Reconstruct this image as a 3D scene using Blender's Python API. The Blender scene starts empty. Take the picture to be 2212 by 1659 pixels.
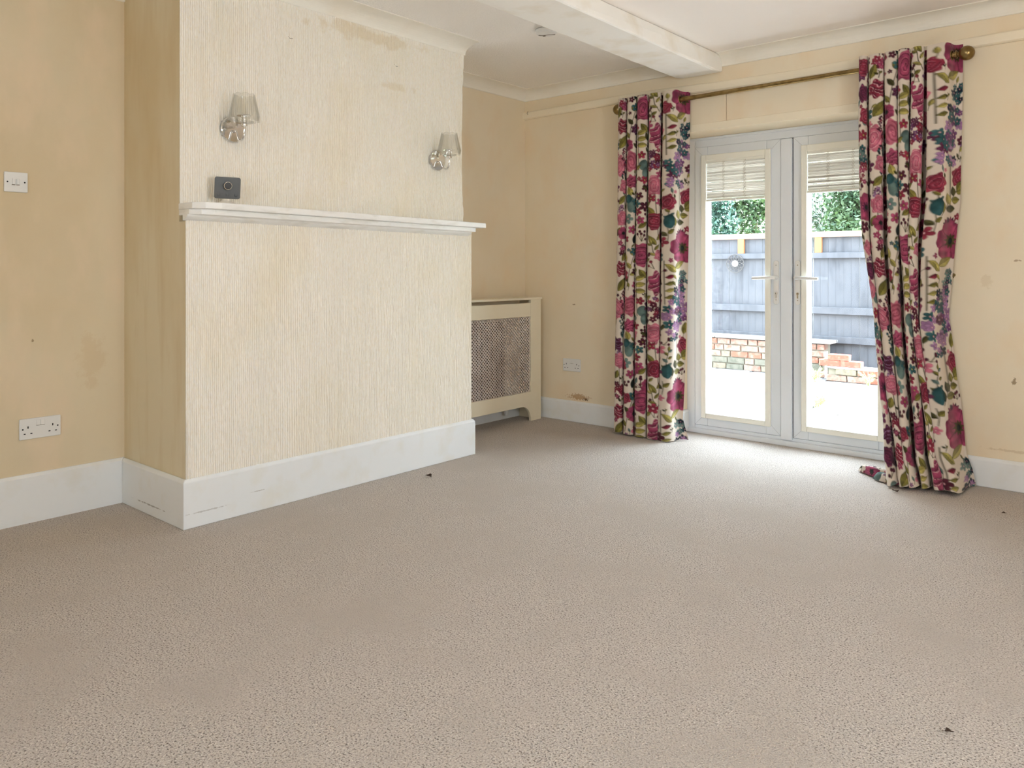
import bpy, bmesh, math, random
import numpy as np
from mathutils import Vector, Matrix
random.seed(7); rng = np.random.default_rng(7)
C = bpy.context.scene.collection
sc = bpy.context.scene

# ------------------------------------------------------------------ camera
cam = bpy.data.cameras.new('camera'); camo = bpy.data.objects.new('camera', cam); C.objects.link(camo)
cam.sensor_width = 36; cam.lens = 36 * 1687.16 / 2212; cam.shift_y = -(829.5 - 579.17) / 2212
cam.clip_start = 0.05; cam.clip_end = 200
camo.location = (0, 0, 1.08); camo.rotation_euler = (math.radians(90), 0, math.radians(40.734))
sc.camera = camo

# ------------------------------------------------------------------ light and exposure
sc.view_settings.view_transform = 'Standard'; sc.view_settings.look = 'None'
sc.view_settings.gamma = 1; sc.view_settings.use_curve_mapping = False
sc.view_settings.exposure = 1.2
sc.cycles.max_bounces = 14; sc.cycles.diffuse_bounces = 8; sc.cycles.transparent_max_bounces = 24
sc.cycles.sample_clamp_indirect = 6; sc.cycles.caustics_reflective = False; sc.cycles.caustics_refractive = False
w = bpy.data.worlds.new('sky'); sc.world = w; w.use_nodes = True
nt = w.node_tree; nt.nodes.clear()
o = nt.nodes.new('ShaderNodeOutputWorld'); bg = nt.nodes.new('ShaderNodeBackground')
tc = nt.nodes.new('ShaderNodeTexCoord'); sx = nt.nodes.new('ShaderNodeSeparateXYZ'); rp = nt.nodes.new('ShaderNodeValToRGB')
nt.links.new(tc.outputs['Generated'], sx.inputs[0]); nt.links.new(sx.outputs['Z'], rp.inputs[0])
rp.color_ramp.elements[0].position = 0.0; rp.color_ramp.elements[0].color = (0.86, 0.94, 1.0, 1)
rp.color_ramp.elements[1].position = 0.7; rp.color_ramp.elements[1].color = (0.74, 0.87, 1.0, 1)
nt.links.new(rp.outputs[0], bg.inputs['Color']); bg.inputs['Strength'].default_value = 7.3
nt.links.new(bg.outputs[0], o.inputs[0])
SUN = 36.0
sl = bpy.data.lights.new('sun', 'SUN'); so = bpy.data.objects.new('sun', sl); C.objects.link(so)
sl.energy = SUN; sl.angle = math.radians(0.6); sl.color = (1.0, 0.98, 0.95)
el, az = math.radians(50), math.radians(8)
dirv = Vector((math.cos(el) * math.cos(az), math.cos(el) * math.sin(az), math.sin(el)))
so.rotation_euler = dirv.to_track_quat('Z', 'Y').to_euler(); so.location = (3, 8, 6)
YN_, RW0, RW1, RZ0, RZ1 = -2.0, -1.0, .0, 1.0, 1.85     # rear opening, added to let in fill light
def area(name, loc, rot, sx_, sy_, e, col, portal=False):
    l = bpy.data.lights.new(name, 'AREA'); l.shape = 'RECTANGLE'; l.size = sx_; l.size_y = sy_; l.energy = e; l.color = col
    ob = bpy.data.objects.new(name, l); C.objects.link(ob); ob.location = loc; ob.rotation_euler = rot
    if portal: l.cycles.is_portal = True
    return ob
# portal at the garden door (guides sky samples, gives no light of its own)
area('door_portal', (-1.83, 4.86, 1.0), (math.radians(-90), 0, 0), 1.34, 1.95, 1, (1, 1, 1), True)
# portal at the added rear opening behind the camera
area('rear_portal', (-.55, YN_ - .16, 1.45), (math.radians(90), 0, 0), RW1 - RW0, RZ1 - RZ0, 1, (1, 1, 1), True)
area('side_portal', (1.56, 1.3, 1.45), (math.radians(90), 0, math.radians(90)), 1.3, .7, 1, (1, 1, 1), True)  # portal at the opening added in the right wall as fill

# ------------------------------------------------------------------ helpers
def S(r, g, b):
    f = lambda c: (c / 255 / 12.92) if c / 255 <= 0.04045 else ((c / 255 + 0.055) / 1.055) ** 2.4
    return (f(r), f(g), f(b), 1)
def mat(name, col, rough=0.5, metal=0.0, bump=None, var=None, spec=0.5, spots=None, coat=0):
    """bump=(scale xyz, strength, distance, detail) var=(scale xyz, other colour, low, high)"""
    m = bpy.data.materials.new(name); m.use_nodes = True; nt = m.node_tree; p = nt.nodes['Principled BSDF']
    p.inputs['Base Color'].default_value = col; p.inputs['Roughness'].default_value = rough
    p.inputs['Metallic'].default_value = metal; p.inputs['Specular IOR Level'].default_value = spec
    p.inputs['Coat Weight'].default_value = coat
    geo = None
    def pos():
        nonlocal geo
        if geo is None: geo = nt.nodes.new('ShaderNodeNewGeometry')
        return geo.outputs['Position']
    def noise(scale, detail=4, rough_=0.55):
        mp = nt.nodes.new('ShaderNodeMapping'); mp.inputs['Scale'].default_value = scale
        nt.links.new(pos(), mp.inputs['Vector'])
        n = nt.nodes.new('ShaderNodeTexNoise'); n.inputs['Scale'].default_value = 1; n.inputs['Detail'].default_value = detail
        n.inputs['Roughness'].default_value = rough_; nt.links.new(mp.outputs[0], n.inputs['Vector']); return n.outputs['Fac']
    cur = None
    if var:
        for v in (var if isinstance(var, list) else [var]):
            fac = noise(v[0], v[4] if len(v) > 4 else 4)
            mr = nt.nodes.new('ShaderNodeMapRange'); mr.inputs['From Min'].default_value = v[2]; mr.inputs['From Max'].default_value = v[3]
            nt.links.new(fac, mr.inputs['Value'])
            mx = nt.nodes.new('ShaderNodeMix'); mx.data_type = 'RGBA'
            if cur is None: mx.inputs[6].default_value = col
            else: nt.links.new(cur, mx.inputs[6])
            mx.inputs[7].default_value = v[1]; nt.links.new(mr.outputs[0], mx.inputs[0]); cur = mx.outputs[2]
    for sp in (spots or []):   # a mark with a shape of its own: centre, radii xyz, colour, ragged scale, strength
        cpt, rad, scol, rs, st = sp
        mp = nt.nodes.new('ShaderNodeMapping'); mp.vector_type = 'POINT'
        mp.inputs['Location'].default_value = tuple(-cpt[i] / rad[i] for i in range(3)); mp.inputs['Scale'].default_value = tuple(1 / r for r in rad)
        nt.links.new(pos(), mp.inputs['Vector'])
        ln = nt.nodes.new('ShaderNodeVectorMath'); ln.operation = 'LENGTH'; nt.links.new(mp.outputs[0], ln.inputs[0])
        n = noise((rs, rs, rs), 5, 0.65); ad = nt.nodes.new('ShaderNodeMath'); ad.operation = 'MULTIPLY_ADD'
        nt.links.new(n, ad.inputs[0]); ad.inputs[1].default_value = 3.0; nt.links.new(ln.outputs['Value'], ad.inputs[2])
        mr = nt.nodes.new('ShaderNodeMapRange'); mr.inputs['From Min'].default_value = 2.0; mr.inputs['From Max'].default_value = 2.35
        mr.inputs['To Min'].default_value = st; mr.inputs['To Max'].default_value = 0; nt.links.new(ad.outputs[0], mr.inputs['Value'])
        mx = nt.nodes.new('ShaderNodeMix'); mx.data_type = 'RGBA'
        if cur is None: mx.inputs[6].default_value = col
        else: nt.links.new(cur, mx.inputs[6])
        mx.inputs[7].default_value = scol; nt.links.new(mr.outputs[0], mx.inputs[0]); cur = mx.outputs[2]
    if cur is not None: nt.links.new(cur, p.inputs['Base Color'])
    if bump:
        prev = None
        for b in (bump if isinstance(bump, list) else [bump]):
            bn = nt.nodes.new('ShaderNodeBump'); bn.inputs['Strength'].default_value = b[1]; bn.inputs['Distance'].default_value = b[2]
            nt.links.new(noise(b[0], b[3] if len(b) > 3 else 4), bn.inputs['Height'])
            if prev is not None: nt.links.new(prev, bn.inputs['Normal'])
            prev = bn.outputs[0]
        nt.links.new(prev, p.inputs['Normal'])
    return m
def glass(name, tint=(1, 1, 1, 1), ior=1.45, edge=0.0, edgecol=(0.3, 0.3, 0.3, 1), refl=1.0):
    m = bpy.data.materials.new(name); m.use_nodes = True; nt = m.node_tree; nt.nodes.clear()
    o = nt.nodes.new('ShaderNodeOutputMaterial'); t = nt.nodes.new('ShaderNodeBsdfTransparent'); g = nt.nodes.new('ShaderNodeBsdfGlossy')
    g.inputs['Roughness'].default_value = 0.02; l0 = nt.nodes.new('ShaderNodeLayerWeight'); l0.inputs['Blend'].default_value = 0.5
    fr = nt.nodes.new('ShaderNodeMath'); fr.operation = 'POWER'; nt.links.new(l0.outputs['Facing'], fr.inputs[0]); fr.inputs[1].default_value = 4.5
    f2 = nt.nodes.new('ShaderNodeMath'); f2.operation = 'MULTIPLY_ADD'; nt.links.new(fr.outputs[0], f2.inputs[0]); f2.inputs[1].default_value = 0.9; f2.inputs[2].default_value = ((ior - 1) / (ior + 1)) ** 2; fr = f2
    mx = nt.nodes.new('ShaderNodeMixShader'); mul = nt.nodes.new('ShaderNodeMath'); mul.operation = 'MULTIPLY'; mul.inputs[1].default_value = refl
    nt.links.new(fr.outputs[0], mul.inputs[0]); nt.links.new(mul.outputs[0], mx.inputs[0])
    if edge:
        lw = nt.nodes.new('ShaderNodeLayerWeight'); lw.inputs['Blend'].default_value = edge
        mc = nt.nodes.new('ShaderNodeMix'); mc.data_type = 'RGBA'; mc.inputs[6].default_value = tint; mc.inputs[7].default_value = edgecol
        nt.links.new(lw.outputs['Facing'], mc.inputs[0]); nt.links.new(mc.outputs[2], t.inputs['Color'])
    else: t.inputs['Color'].default_value = tint
    nt.links.new(t.outputs[0], mx.inputs[1]); nt.links.new(g.outputs[0], mx.inputs[2]); nt.links.new(mx.outputs[0], o.inputs[0])
    return m
def tag(o, label=None, cat=None, group=None, kind=None):
    if label: o['label'] = label
    if cat: o['category'] = cat
    if group: o['group'] = group
    if kind: o['kind'] = kind
    return o
def empty(name, loc, label, cat, group=None, kind=None, rz=0):
    o = bpy.data.objects.new(name, None); C.objects.link(o); o.location = loc; o.rotation_euler = (0, 0, rz); o.empty_display_size = 0.05
    return tag(o, label, cat, group, kind)
def link(name, me, m=None, parent=None, bevel=0, smooth=False, world=True):
    o = bpy.data.objects.new(name, me); C.objects.link(o)
    if m is not None: me.materials.append(m)
    if smooth: me.shade_smooth()
    if bevel:
        b = o.modifiers.new('bevel', 'BEVEL'); b.width = bevel; b.segments = 2; b.limit_method = 'ANGLE'; b.harden_normals = False
    if parent is not None:
        o.parent = parent
        if world: o.matrix_parent_inverse = parent_matrix(parent).inverted()
    return o
def parent_matrix(p):
    m = Matrix.LocRotScale(p.location, p.rotation_euler, p.scale)
    if p.parent is not None: m = parent_matrix(p.parent) @ p.matrix_parent_inverse @ m
    return m
class MB:
    def __init__(s): s.v = []; s.f = []
    def add(s, vs, fs):
        k = len(s.v); s.v += [tuple(v) for v in vs]; s.f += [tuple(i + k for i in f) for f in fs]; return s
    def box(s, x0, x1, y0, y1, z0, z1, M=None):
        vs = [Vector((x, y, z)) for z in (z0, z1) for y in (y0, y1) for x in (x0, x1)]
        if M is not None: vs = [M @ v for v in vs]
        return s.add(vs, [(0, 2, 3, 1), (4, 5, 7, 6), (0, 1, 5, 4), (2, 6, 7, 3), (0, 4, 6, 2), (1, 3, 7, 5)])
    def prism(s, poly, a, b, fn):
        """poly 2-D outline, extruded from a to b; fn(p, q, h) -> xyz"""
        n = len(poly); vs = [fn(p[0], p[1], a) for p in poly] + [fn(p[0], p[1], b) for p in poly]
        fs = [(i, (i + 1) % n, n + (i + 1) % n, n + i) for i in range(n)] + [tuple(range(n))[::-1], tuple(range(n, 2 * n))]
        return s.add(vs, fs)
    def lathe(s, prof, n=24, M=None, caps=True):
        """prof [(r,z)]"""
        M = M or Matrix.Identity(4); vs = []; fs = []
        for r, z in prof:
            for i in range(n):
                a = 2 * math.pi * i / n; vs.append(M @ Vector((r * math.cos(a), r * math.sin(a), z)))
        for j in range(len(prof) - 1):
            for i in range(n):
                fs.append((j * n + i, j * n + (i + 1) % n, (j + 1) * n + (i + 1) % n, (j + 1) * n + i))
        if caps:
            fs.append(tuple(range(n))[::-1]); fs.append(tuple((len(prof) - 1) * n + i for i in range(n)))
        return s.add(vs, fs)
    def tube(s, pts, r, n=10, caps=True):
        pts = [Vector(p) for p in pts]; rs = r if isinstance(r, (list, tuple)) else [r] * len(pts)
        up = Vector((0, 0, 1)); vs = []; fs = []; prev = None
        for i, p in enumerate(pts):
            d = (pts[min(i + 1, len(pts) - 1)] - pts[max(i - 1, 0)]).normalized()
            if prev is None:
                a = d.cross(up); a = a if a.length > 0.05 else d.cross(Vector((1, 0, 0)))
            else: a = prev - d * prev.dot(d)
            a.normalize(); prev = a; b = d.cross(a)
            for k in range(n):
                t = 2 * math.pi * k / n; vs.append(p + (a * math.cos(t) + b * math.sin(t)) * rs[i])
        for i in range(len(pts) - 1):
            for k in range(n): fs.append((i * n + k, i * n + (k + 1) % n, (i + 1) * n + (k + 1) % n, (i + 1) * n + k))
        if caps: fs += [tuple(range(n))[::-1], tuple((len(pts) - 1) * n + k for k in range(n))]
        return s.add(vs, fs)
    def mesh(s, name='m'):
        me = bpy.data.meshes.new(name); me.from_pydata(s.v, [], s.f)
        bm = bmesh.new(); bm.from_mesh(me); bmesh.ops.recalc_face_normals(bm, faces=bm.faces); bm.to_mesh(me); bm.free(); me.update(); return me
    def build(s, name, m, parent=None, bevel=0, smooth=False):
        me = s.mesh(name)
        if smooth:
            me.shade_smooth()
            try: me.set_sharp_from_angle(angle=math.radians(35))
            except Exception: pass
        return link(name, me, m, parent, bevel)
def grid_mesh(name, P, quads_mask=None):
    """P: (H,W,3) float array -> mesh"""
    H, W = P.shape[:2]; idx = np.arange(H * W).reshape(H, W)
    q = np.stack([idx[:-1, :-1], idx[:-1, 1:], idx[1:, 1:], idx[1:, :-1]], -1).reshape(-1, 4)
    if quads_mask is not None: q = q[quads_mask.reshape(-1)]
    me = bpy.data.meshes.new(name); me.vertices.add(H * W); me.vertices.foreach_set('co', P.astype(np.float32).reshape(-1))
    n = len(q); me.loops.add(n * 4); me.loops.foreach_set('vertex_index', q.astype(np.int32).reshape(-1))
    me.polygons.add(n); me.polygons.foreach_set('loop_start', np.arange(0, n * 4, 4, dtype=np.int32))
    me.polygons.foreach_set('loop_total', np.full(n, 4, dtype=np.int32)); me.update(calc_edges=True); me.validate(); me.shade_smooth()
    return me
def vnoise(x, y, seed=0):
    t = np.random.default_rng(seed).random((256, 256)); xi = np.floor(x).astype(int); yi = np.floor(y).astype(int)
    fx = x - xi; fy = y - yi; fx = fx * fx * (3 - 2 * fx); fy = fy * fy * (3 - 2 * fy)
    g = lambda a, b: t[a & 255, b & 255]
    return (g(xi, yi) * (1 - fx) * (1 - fy) + g(xi + 1, yi) * fx * (1 - fy) + g(xi, yi + 1) * (1 - fx) * fy + g(xi + 1, yi + 1) * fx * fy)
def sweep(path, i0, i1, prof, ext0=0, ext1=0):
    """sweep profile [(d,z)] along path[i0..i1]; room lies to the right of travel; mitred at inner corners"""
    def nrm(a, b):
        d = Vector((b[0] - a[0], b[1] - a[1])).normalized(); return Vector((d.y, -d.x)), d
    mb = MB(); rings = []
    for i in range(i0, i1 + 1):
        p = Vector(path[i]); nin = nrm(path[i - 1], path[i])[0] if i > 0 else None; nout = nrm(path[i], path[i + 1])[0] if i < len(path) - 1 else None
        if nin is None: m = nout
        elif nout is None: m = nin
        else: m = (nin + nout); m = m / (m.dot(nin)) if m.dot(nin) > 1e-6 else nin
        rings.append([(p.x + m.x * d, p.y + m.y * d, z) for d, z in prof])
    n = len(prof); vs = [v for r in rings for v in r]; fs = []
    for i in range(len(rings) - 1):
        for k in range(n): fs.append((i * n + k, i * n + (k + 1) % n, (i + 1) * n + (k + 1) % n, (i + 1) * n + k))
    fs += [tuple(range(n))[::-1], tuple((len(rings) - 1) * n + k for k in range(n))]
    return mb.add(vs, fs)

# ------------------------------------------------------------------ dimensions (metres)
XN, XL, XB, XU = -3.725, -3.71, -3.139, -3.19      # near left wall, alcove wall, lower breast, upper breast
Y1, Y2, YW, YN, XR = 1.571, 3.281, 4.457, -2.0, 1.4
ZC, DX0, DX1, DZ = 2.382, -2.51, -1.16, 1.934      # ceiling; door opening

# ------------------------------------------------------------------ materials
BEIGE = S(230, 218, 195)
wallm = mat('magnolia_paint', BEIGE, 0.75, bump=[((40, 40, 40), 0.12, 0.004), ((300, 300, 300), 0.08, 0.001)],
            var=[((1.3, 1.3, 1.1), S(225, 210, 182), 0.42, 0.75), ((5, 5, 3), S(228, 208, 178), 0.5, 0.8)], spec=0.3)
leftm = mat('magnolia_paint_stained', S(216, 202, 174), 0.75, bump=[((40, 40, 40), 0.12, 0.004), ((300, 300, 300), 0.08, 0.001)],
            var=[((1.3, 1.5, 0.9), S(207, 189, 156), 0.4, 0.72), ((6, 6, 3), S(224, 204, 176), 0.5, 0.8)], spec=0.3,
            spots=[((XN, 1.42, 0.66), (0.3, 0.075, 0.15), S(200, 174, 134), 14, 0.3), ((XN, 1.19, 0.77), (0.1, 0.006, 0.012), S(120, 95, 62), 90, 0.7)])
farm = mat('magnolia_paint_chipped', BEIGE, 0.75, bump=[((40, 40, 40), 0.12, 0.004), ((300, 300, 300), 0.08, 0.001)],
           var=[((1.3, 1.3, 1.1), S(225, 210, 182), 0.42, 0.75), ((5, 5, 3), S(228, 208, 178), 0.5, 0.8)], spec=0.3,
           spots=[((-3.22, YW, 0.175), (0.11, 0.2, 0.028), S(180, 140, 95), 70, 0.8), ((-3.16, YW, 0.165), (0.03, 0.2, 0.012), S(110, 80, 50), 120, 0.9),
                  ((-3.26, YW, 0.823), (0.018, 0.2, 0.006), S(120, 95, 60), 150, 0.8), ((-0.627, YW, 0.53), (0.012, 0.2, 0.024), S(140, 115, 80), 110, 0.8),
                  ((-0.744, YW, 1.02), (0.035, 0.2, 0.045), S(195, 172, 135), 60, 0.25), ((-0.62, YW, 0.19), (0.16, 0.2, 0.008), S(180, 152, 110), 60, 0.35),
                  ((-0.616, YW, 1.116), (0.02, 0.2, 0.006), S(150, 120, 85), 90, 0.7)])
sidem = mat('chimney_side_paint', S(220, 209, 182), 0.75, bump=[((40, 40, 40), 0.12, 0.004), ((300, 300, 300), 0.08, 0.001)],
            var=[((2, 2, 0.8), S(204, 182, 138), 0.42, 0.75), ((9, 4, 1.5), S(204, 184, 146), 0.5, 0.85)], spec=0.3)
trunkm = mat('cream_gloss_trunking', S(234, 223, 200), 0.45, bump=((14, 14, 14), 0.1, 0.004))
texm = mat('combed_wallpaper_paint', S(243, 239, 231), 0.8, var=[((2.2, 2.2, 1.6), S(238, 229, 209), 0.5, 0.8), ((300, 300, 60), S(236, 226, 206), 0.45, 0.75)], bump=((420, 420, 160), 0.35, 0.0008), spec=0.2,
           spots=[((XU, 2.62, 2.28), (0.1, 0.42, 0.05), S(214, 194, 156), 10, 0.35), ((XU, 2.75, 2.04), (0.1, 0.14, 0.03), S(214, 196, 160), 14, 0.28)])
whitem = mat('white_gloss_woodwork', S(228, 231, 233), 0.4, bump=((22, 22, 22), 0.06, 0.003), var=((7, 7, 7), S(222, 221, 214), 0.5, 0.8),
             spots=[((XB + .018, 1.66, 0.06), (0.05, 0.11, 0.004), S(150, 145, 140), 50, 0.5), ((XB + .018, 1.9, 0.09), (0.05, 0.05, 0.003), S(160, 155, 150), 60, 0.5),
                    ((-3.42, Y1 - .018, 0.045), (0.15, 0.05, 0.004), S(90, 80, 65), 60, 0.6)])
mantelm = mat('white_painted_mantel', S(238, 238, 236), 0.4, bump=((30, 30, 30), 0.06, 0.003), var=((9, 9, 30), S(222, 220, 214), 0.5, 0.75))
covem = mat('white_coving', S(236, 232, 222), 0.7, bump=((25, 25, 25), 0.08, 0.004), var=((4, 4, 4), S(228, 220, 205), 0.5, 0.8))
ceilm = mat('ceiling_paint', S(244, 239, 235), 0.85, bump=((12, 12, 12), 0.06, 0.01), var=((1.2, 1.2, 1.2), S(240, 231, 223), 0.45, 0.75))
artexm = mat('stippled_ceiling', S(243, 240, 236), 0.85, bump=[((95, 95, 95), 0.75, 0.006, 3), ((260, 260, 260), 0.4, 0.002)])
beamm = mat('white_beam_paint', S(246, 245, 241), 0.6, bump=[((9, 9, 9), 0.2, 0.012), ((60, 60, 60), 0.1, 0.003)], var=((5, 5, 5), S(232, 224, 208), 0.5, 0.8))
upvc = mat('white_upvc', S(222, 227, 232), 0.3, spec=0.5)
upvc2 = mat('cream_blind_frame', S(232, 231, 220), 0.4)
slatm = mat('taupe_blind_slat', S(206, 201, 192), 0.5)
gasket = mat('black_gasket', S(40, 42, 44), 0.7)
glassm = glass('window_glass', (0.97, 0.985, 0.98, 1), 1.45, refl=0.7)
chrome = mat('polished_chrome', (0.78, 0.78, 0.78, 1), 0.07, 1.0)
brass = mat('antique_brass', S(150, 128, 86), 0.3, 1.0, var=((30, 30, 30), S(120, 98, 60), 0.4, 0.7))
plastic = mat('white_plastic', S(224, 224, 222), 0.35)
dark = mat('dark_recess', S(18, 14, 12), 0.8)
mdf = mat('cream_painted_mdf', S(228, 219, 196), 0.5, var=((3, 3, 3), S(220, 208, 180), 0.5, 0.8))
meshm = mat('pale_metal_mesh', S(214, 204, 198), 0.5, var=((5, 5, 5), S(180, 164, 156), 0.4, 0.7))
radm = mat('radiator_enamel', S(150, 134, 120), 0.6)
carpet = mat('taupe_carpet', S(204, 195, 187), 0.97, spec=0.05,
             bump=[((190, 190, 190), 1.0, 0.008, 2), ((3.0, 3.0, 3.0), 0.2, 0.03)],
             var=[((190, 190, 190), S(124, 114, 106), 0.5, 0.68, 2), ((210, 210, 210), S(240, 233, 225), 0.44, 0.28, 2), ((2.2, 2.2, 2.2), S(192, 183, 174), 0.45, 0.7)])

# ------------------------------------------------------------------ room shell
def struct(o, label, cat): return tag(o, label, cat, kind='structure')
o = MB().box(-3.9, XR + .15, YN - .15, YW + .345, -0.12, 0).build('floor', carpet); struct(o, 'taupe cut pile carpet covering the whole floor', 'floor')
o = MB().box(XN - .15, XN, YN - .15, Y1, 0, ZC).build('wall_left', leftm); struct(o, 'magnolia left wall with the light switch and double socket', 'wall')
o = MB().box(XL - .15, XL, Y2, YW, 0, ZC).build('wall_alcove', wallm); struct(o, 'magnolia alcove wall above the radiator cover', 'wall')
o = (MB().box(XL - .15, DX0, YW, YW + .345, 0, ZC).box(DX1, XR + .15, YW, YW + .345, 0, ZC).box(DX0, DX1, YW, YW + .345, DZ, ZC)).build('wall_far', farm)
struct(o, 'magnolia wall around the glazed garden doors', 'wall')
# wall behind the camera and to the right, each with an unseen opening added for fill light
o = (MB().box(-3.9, RW0, YN - .15, YN, 0, ZC).box(RW1, XR + .15, YN - .15, YN, 0, ZC).box(RW0, RW1, YN - .15, YN, 0, RZ0).box(RW0, RW1, YN - .15, YN, RZ1, ZC)).build('wall_near', wallm)
struct(o, 'magnolia wall behind the camera with an opening added for fill light', 'wall')
o = (MB().box(XR, XR + .15, YN, .65, 0, ZC).box(XR, XR + .15, 1.95, YW, 0, ZC).box(XR, XR + .15, .65, 1.95, 0, 1.1).box(XR, XR + .15, .65, 1.95, 1.8, ZC)).build('wall_right', wallm)
struct(o, 'magnolia wall to the right of the camera with an opening added for fill light', 'wall')
# ceiling: stippled field left of the beam, smooth field right of it
ce = empty('ceiling', (-2, 2, ZC), 'white ceiling, stippled left of the beam and smooth right of it', 'ceiling', kind='structure')
MB().box(-3.9, -2.26, YN - .15, YW + .345, ZC, ZC + .1).build('stippled_field', artexm, ce)
MB().box(-2.26, XR + .15, YN - .15, YW + .345, ZC, ZC + .1).build('smooth_field', ceilm, ce)
# beam, a little out of true as in the room
def beamx(y, a, k): return a - k * (y - 2.752)
bz = 2.266
vs = []
for y in (YN, 2.75, 4.35, YW - .002):
    d = 0.0 if y < 4.4 else 0.012
    vs += [(beamx(y, -2.394, .0129) - .004, y, ZC), (beamx(y, -2.394, .0129), y, bz + d), (beamx(y, -2.099, .0213), y, bz + d), (-2.142, y, ZC)]
fs = []
for i in range(3):
    for k in range(4): fs.append((i * 4 + k, i * 4 + (k + 1) % 4, (i + 1) * 4 + (k + 1) % 4, (i + 1) * 4 + k))
fs += [(3, 2, 1, 0), (12, 13, 14, 15)]
o = MB().add(vs, fs).build('ceiling_beam', beamm, bevel=.012); struct(o, 'white painted ceiling beam running to the door wall', 'beam')

# chimney breast
cb = empty('wall_chimney', ((XL + XB) / 2, (Y1 + Y2) / 2, 0), 'chimney breast with cream combed wallpaper above and below the mantel shelf', 'chimney breast', kind='structure')
MB().box(XN - .1, XB - .004, Y1, Y2 - .004, 0, 1.275).build('lower_masonry', sidem, cb)
MB().box(XN - .1, XU - .004, Y1, 3.252, 1.275, ZC).build('upper_masonry', sidem, cb)
def relief(name, xf, y0, y1fn, z0, z1, seed):
    W = int((3.275 - y0) / .00105); H = int((z1 - z0) / .0115)
    zz = np.linspace(z0, z1, H)[:, None] * np.ones((1, W)); u = np.linspace(0, 1, W)[None, :] * np.ones((H, 1))
    ye = y1fn(zz); yy = y0 + (ye - y0) * u
    warp = .0030 * vnoise(yy * 30, zz * 5, seed) + .0013 * vnoise(yy * 110, zz * 18, seed + 1) + .03 * vnoise(yy * 7, zz * .5, seed + 5)
    ph = (yy + warp) / .0096; cell = np.floor(ph); r = np.clip((np.abs(np.sin(np.pi * ph)) - .32 - .24 * vnoise(cell * 5.1, zz * 20, seed + 7)) / .20, 0, 1)
    amp = .0058 + .0030 * vnoise(cell * 7.3, zz * 14 + cell, seed + 2); gap = np.clip((vnoise(cell * 3.1 + 50, zz * 22, seed + 3) - .12) * 6, .55, 1)
    h = r * amp * gap + .0012 * vnoise(yy * 500, zz * 90, seed + 4)
    edge = np.minimum(np.minimum(u * W, (1 - u) * W) / 3, 1); h = h * edge
    P = np.stack([xf + h, yy, zz], -1)
    return grid_mesh(name, P)
edgefn = lambda z: np.interp(z, [1.27, 1.38, 1.5, 1.6, 1.83, 2.1, 2.327, 2.4], [3.268, 3.268, 3.261, 3.256, 3.254, 3.26, 3.273, 3.273])
link('lower_wallpaper', relief('lower_wallpaper', XB - .001, Y1 + .001, lambda z: Y2 - .001 + 0 * z, .19, 1.279, 11), texm, cb)
link('upper_wallpaper', relief('upper_wallpaper', XU - .001, Y1 + .001, edgefn, 1.3, 2.34, 31), texm, cb)

# ------------------------------------------------------------------ baseboards and coving
base_path = [(XN, YN), (XN, Y1), (XB, Y1), (XB, Y2), (XL, Y2), (XL, YW), (DX0, YW), (DX0, YW + .24)]
def bprof(h, t=.018, c=.012): return [(0, 0), (t, 0), (t, h - c), (t * .45, h), (0, h)]
o = sweep(base_path, 0, 1, bprof(.206)).build('baseboard_left', whitem); struct(o, 'tall white baseboard along the left wall', 'baseboard')
o = sweep(base_path, 1, 4, bprof(.204)).build('baseboard_chimney', whitem, bevel=.003); struct(o, 'tall white baseboard wrapped round the chimney breast', 'baseboard')
o = sweep(base_path, 4, 5, bprof(.16)).build('baseboard_alcove', whitem); struct(o, 'white baseboard behind the radiator cover', 'baseboard')
o = sweep(base_path, 5, 7, bprof(.145)).build('baseboard_far', whitem, bevel=.004); struct(o, 'white baseboard between the alcove and the garden doors', 'baseboard')
bp2 = [(DX1, YW + .24), (DX1, YW), (XR, YW), (XR, YN), (XN, YN)]
o = sweep(bp2, 0, 2, bprof(.145)).build('baseboard_right', whitem, bevel=.004); struct(o, 'white baseboard right of the garden doors', 'baseboard')
def cprof(out, drop):
    pr = [(0, ZC - drop - .004), (.007, ZC - drop - .003), (.009, ZC - drop)]
    for i in range(1, 9):
        a = math.radians(90 * i / 9); pr.append((.009 + (out - .018) * (1 - math.cos(a)), ZC - drop + (drop - .006) * math.sin(a)))
    pr += [(out - .008, ZC - .005), (out, ZC - .004), (out, ZC + .001), (0, ZC + .001)]
    return pr
cv = [(XL, Y2), (XL, YW), (-2.40, YW)]
o = sweep([(XL, Y2 - .02), (XL, YW), (-2.405, YW)], 0, 2, cprof(.095, .066)).build('trim_1', covem); struct(o, 'white coving round the alcove, left of the beam', 'coving')
o = sweep([(-2.14, YW), (XR, YW)], 0, 1, cprof(.08, .068)).build('trim_2', covem); struct(o, 'white coving above the garden doors, right of the beam', 'coving')
o = sweep([(XU, Y1 + .0), (XU, 3.275)], 0, 1, cprof(.125, .058)).build('trim_3', covem); struct(o, 'white coving along the top of the chimney breast', 'coving')
o = sweep([(XN, YN), (XN, Y1)], 0, 1, cprof(.095, .066)).build('trim_4', covem); struct(o, 'white coving along the left wall', 'coving')
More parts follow.
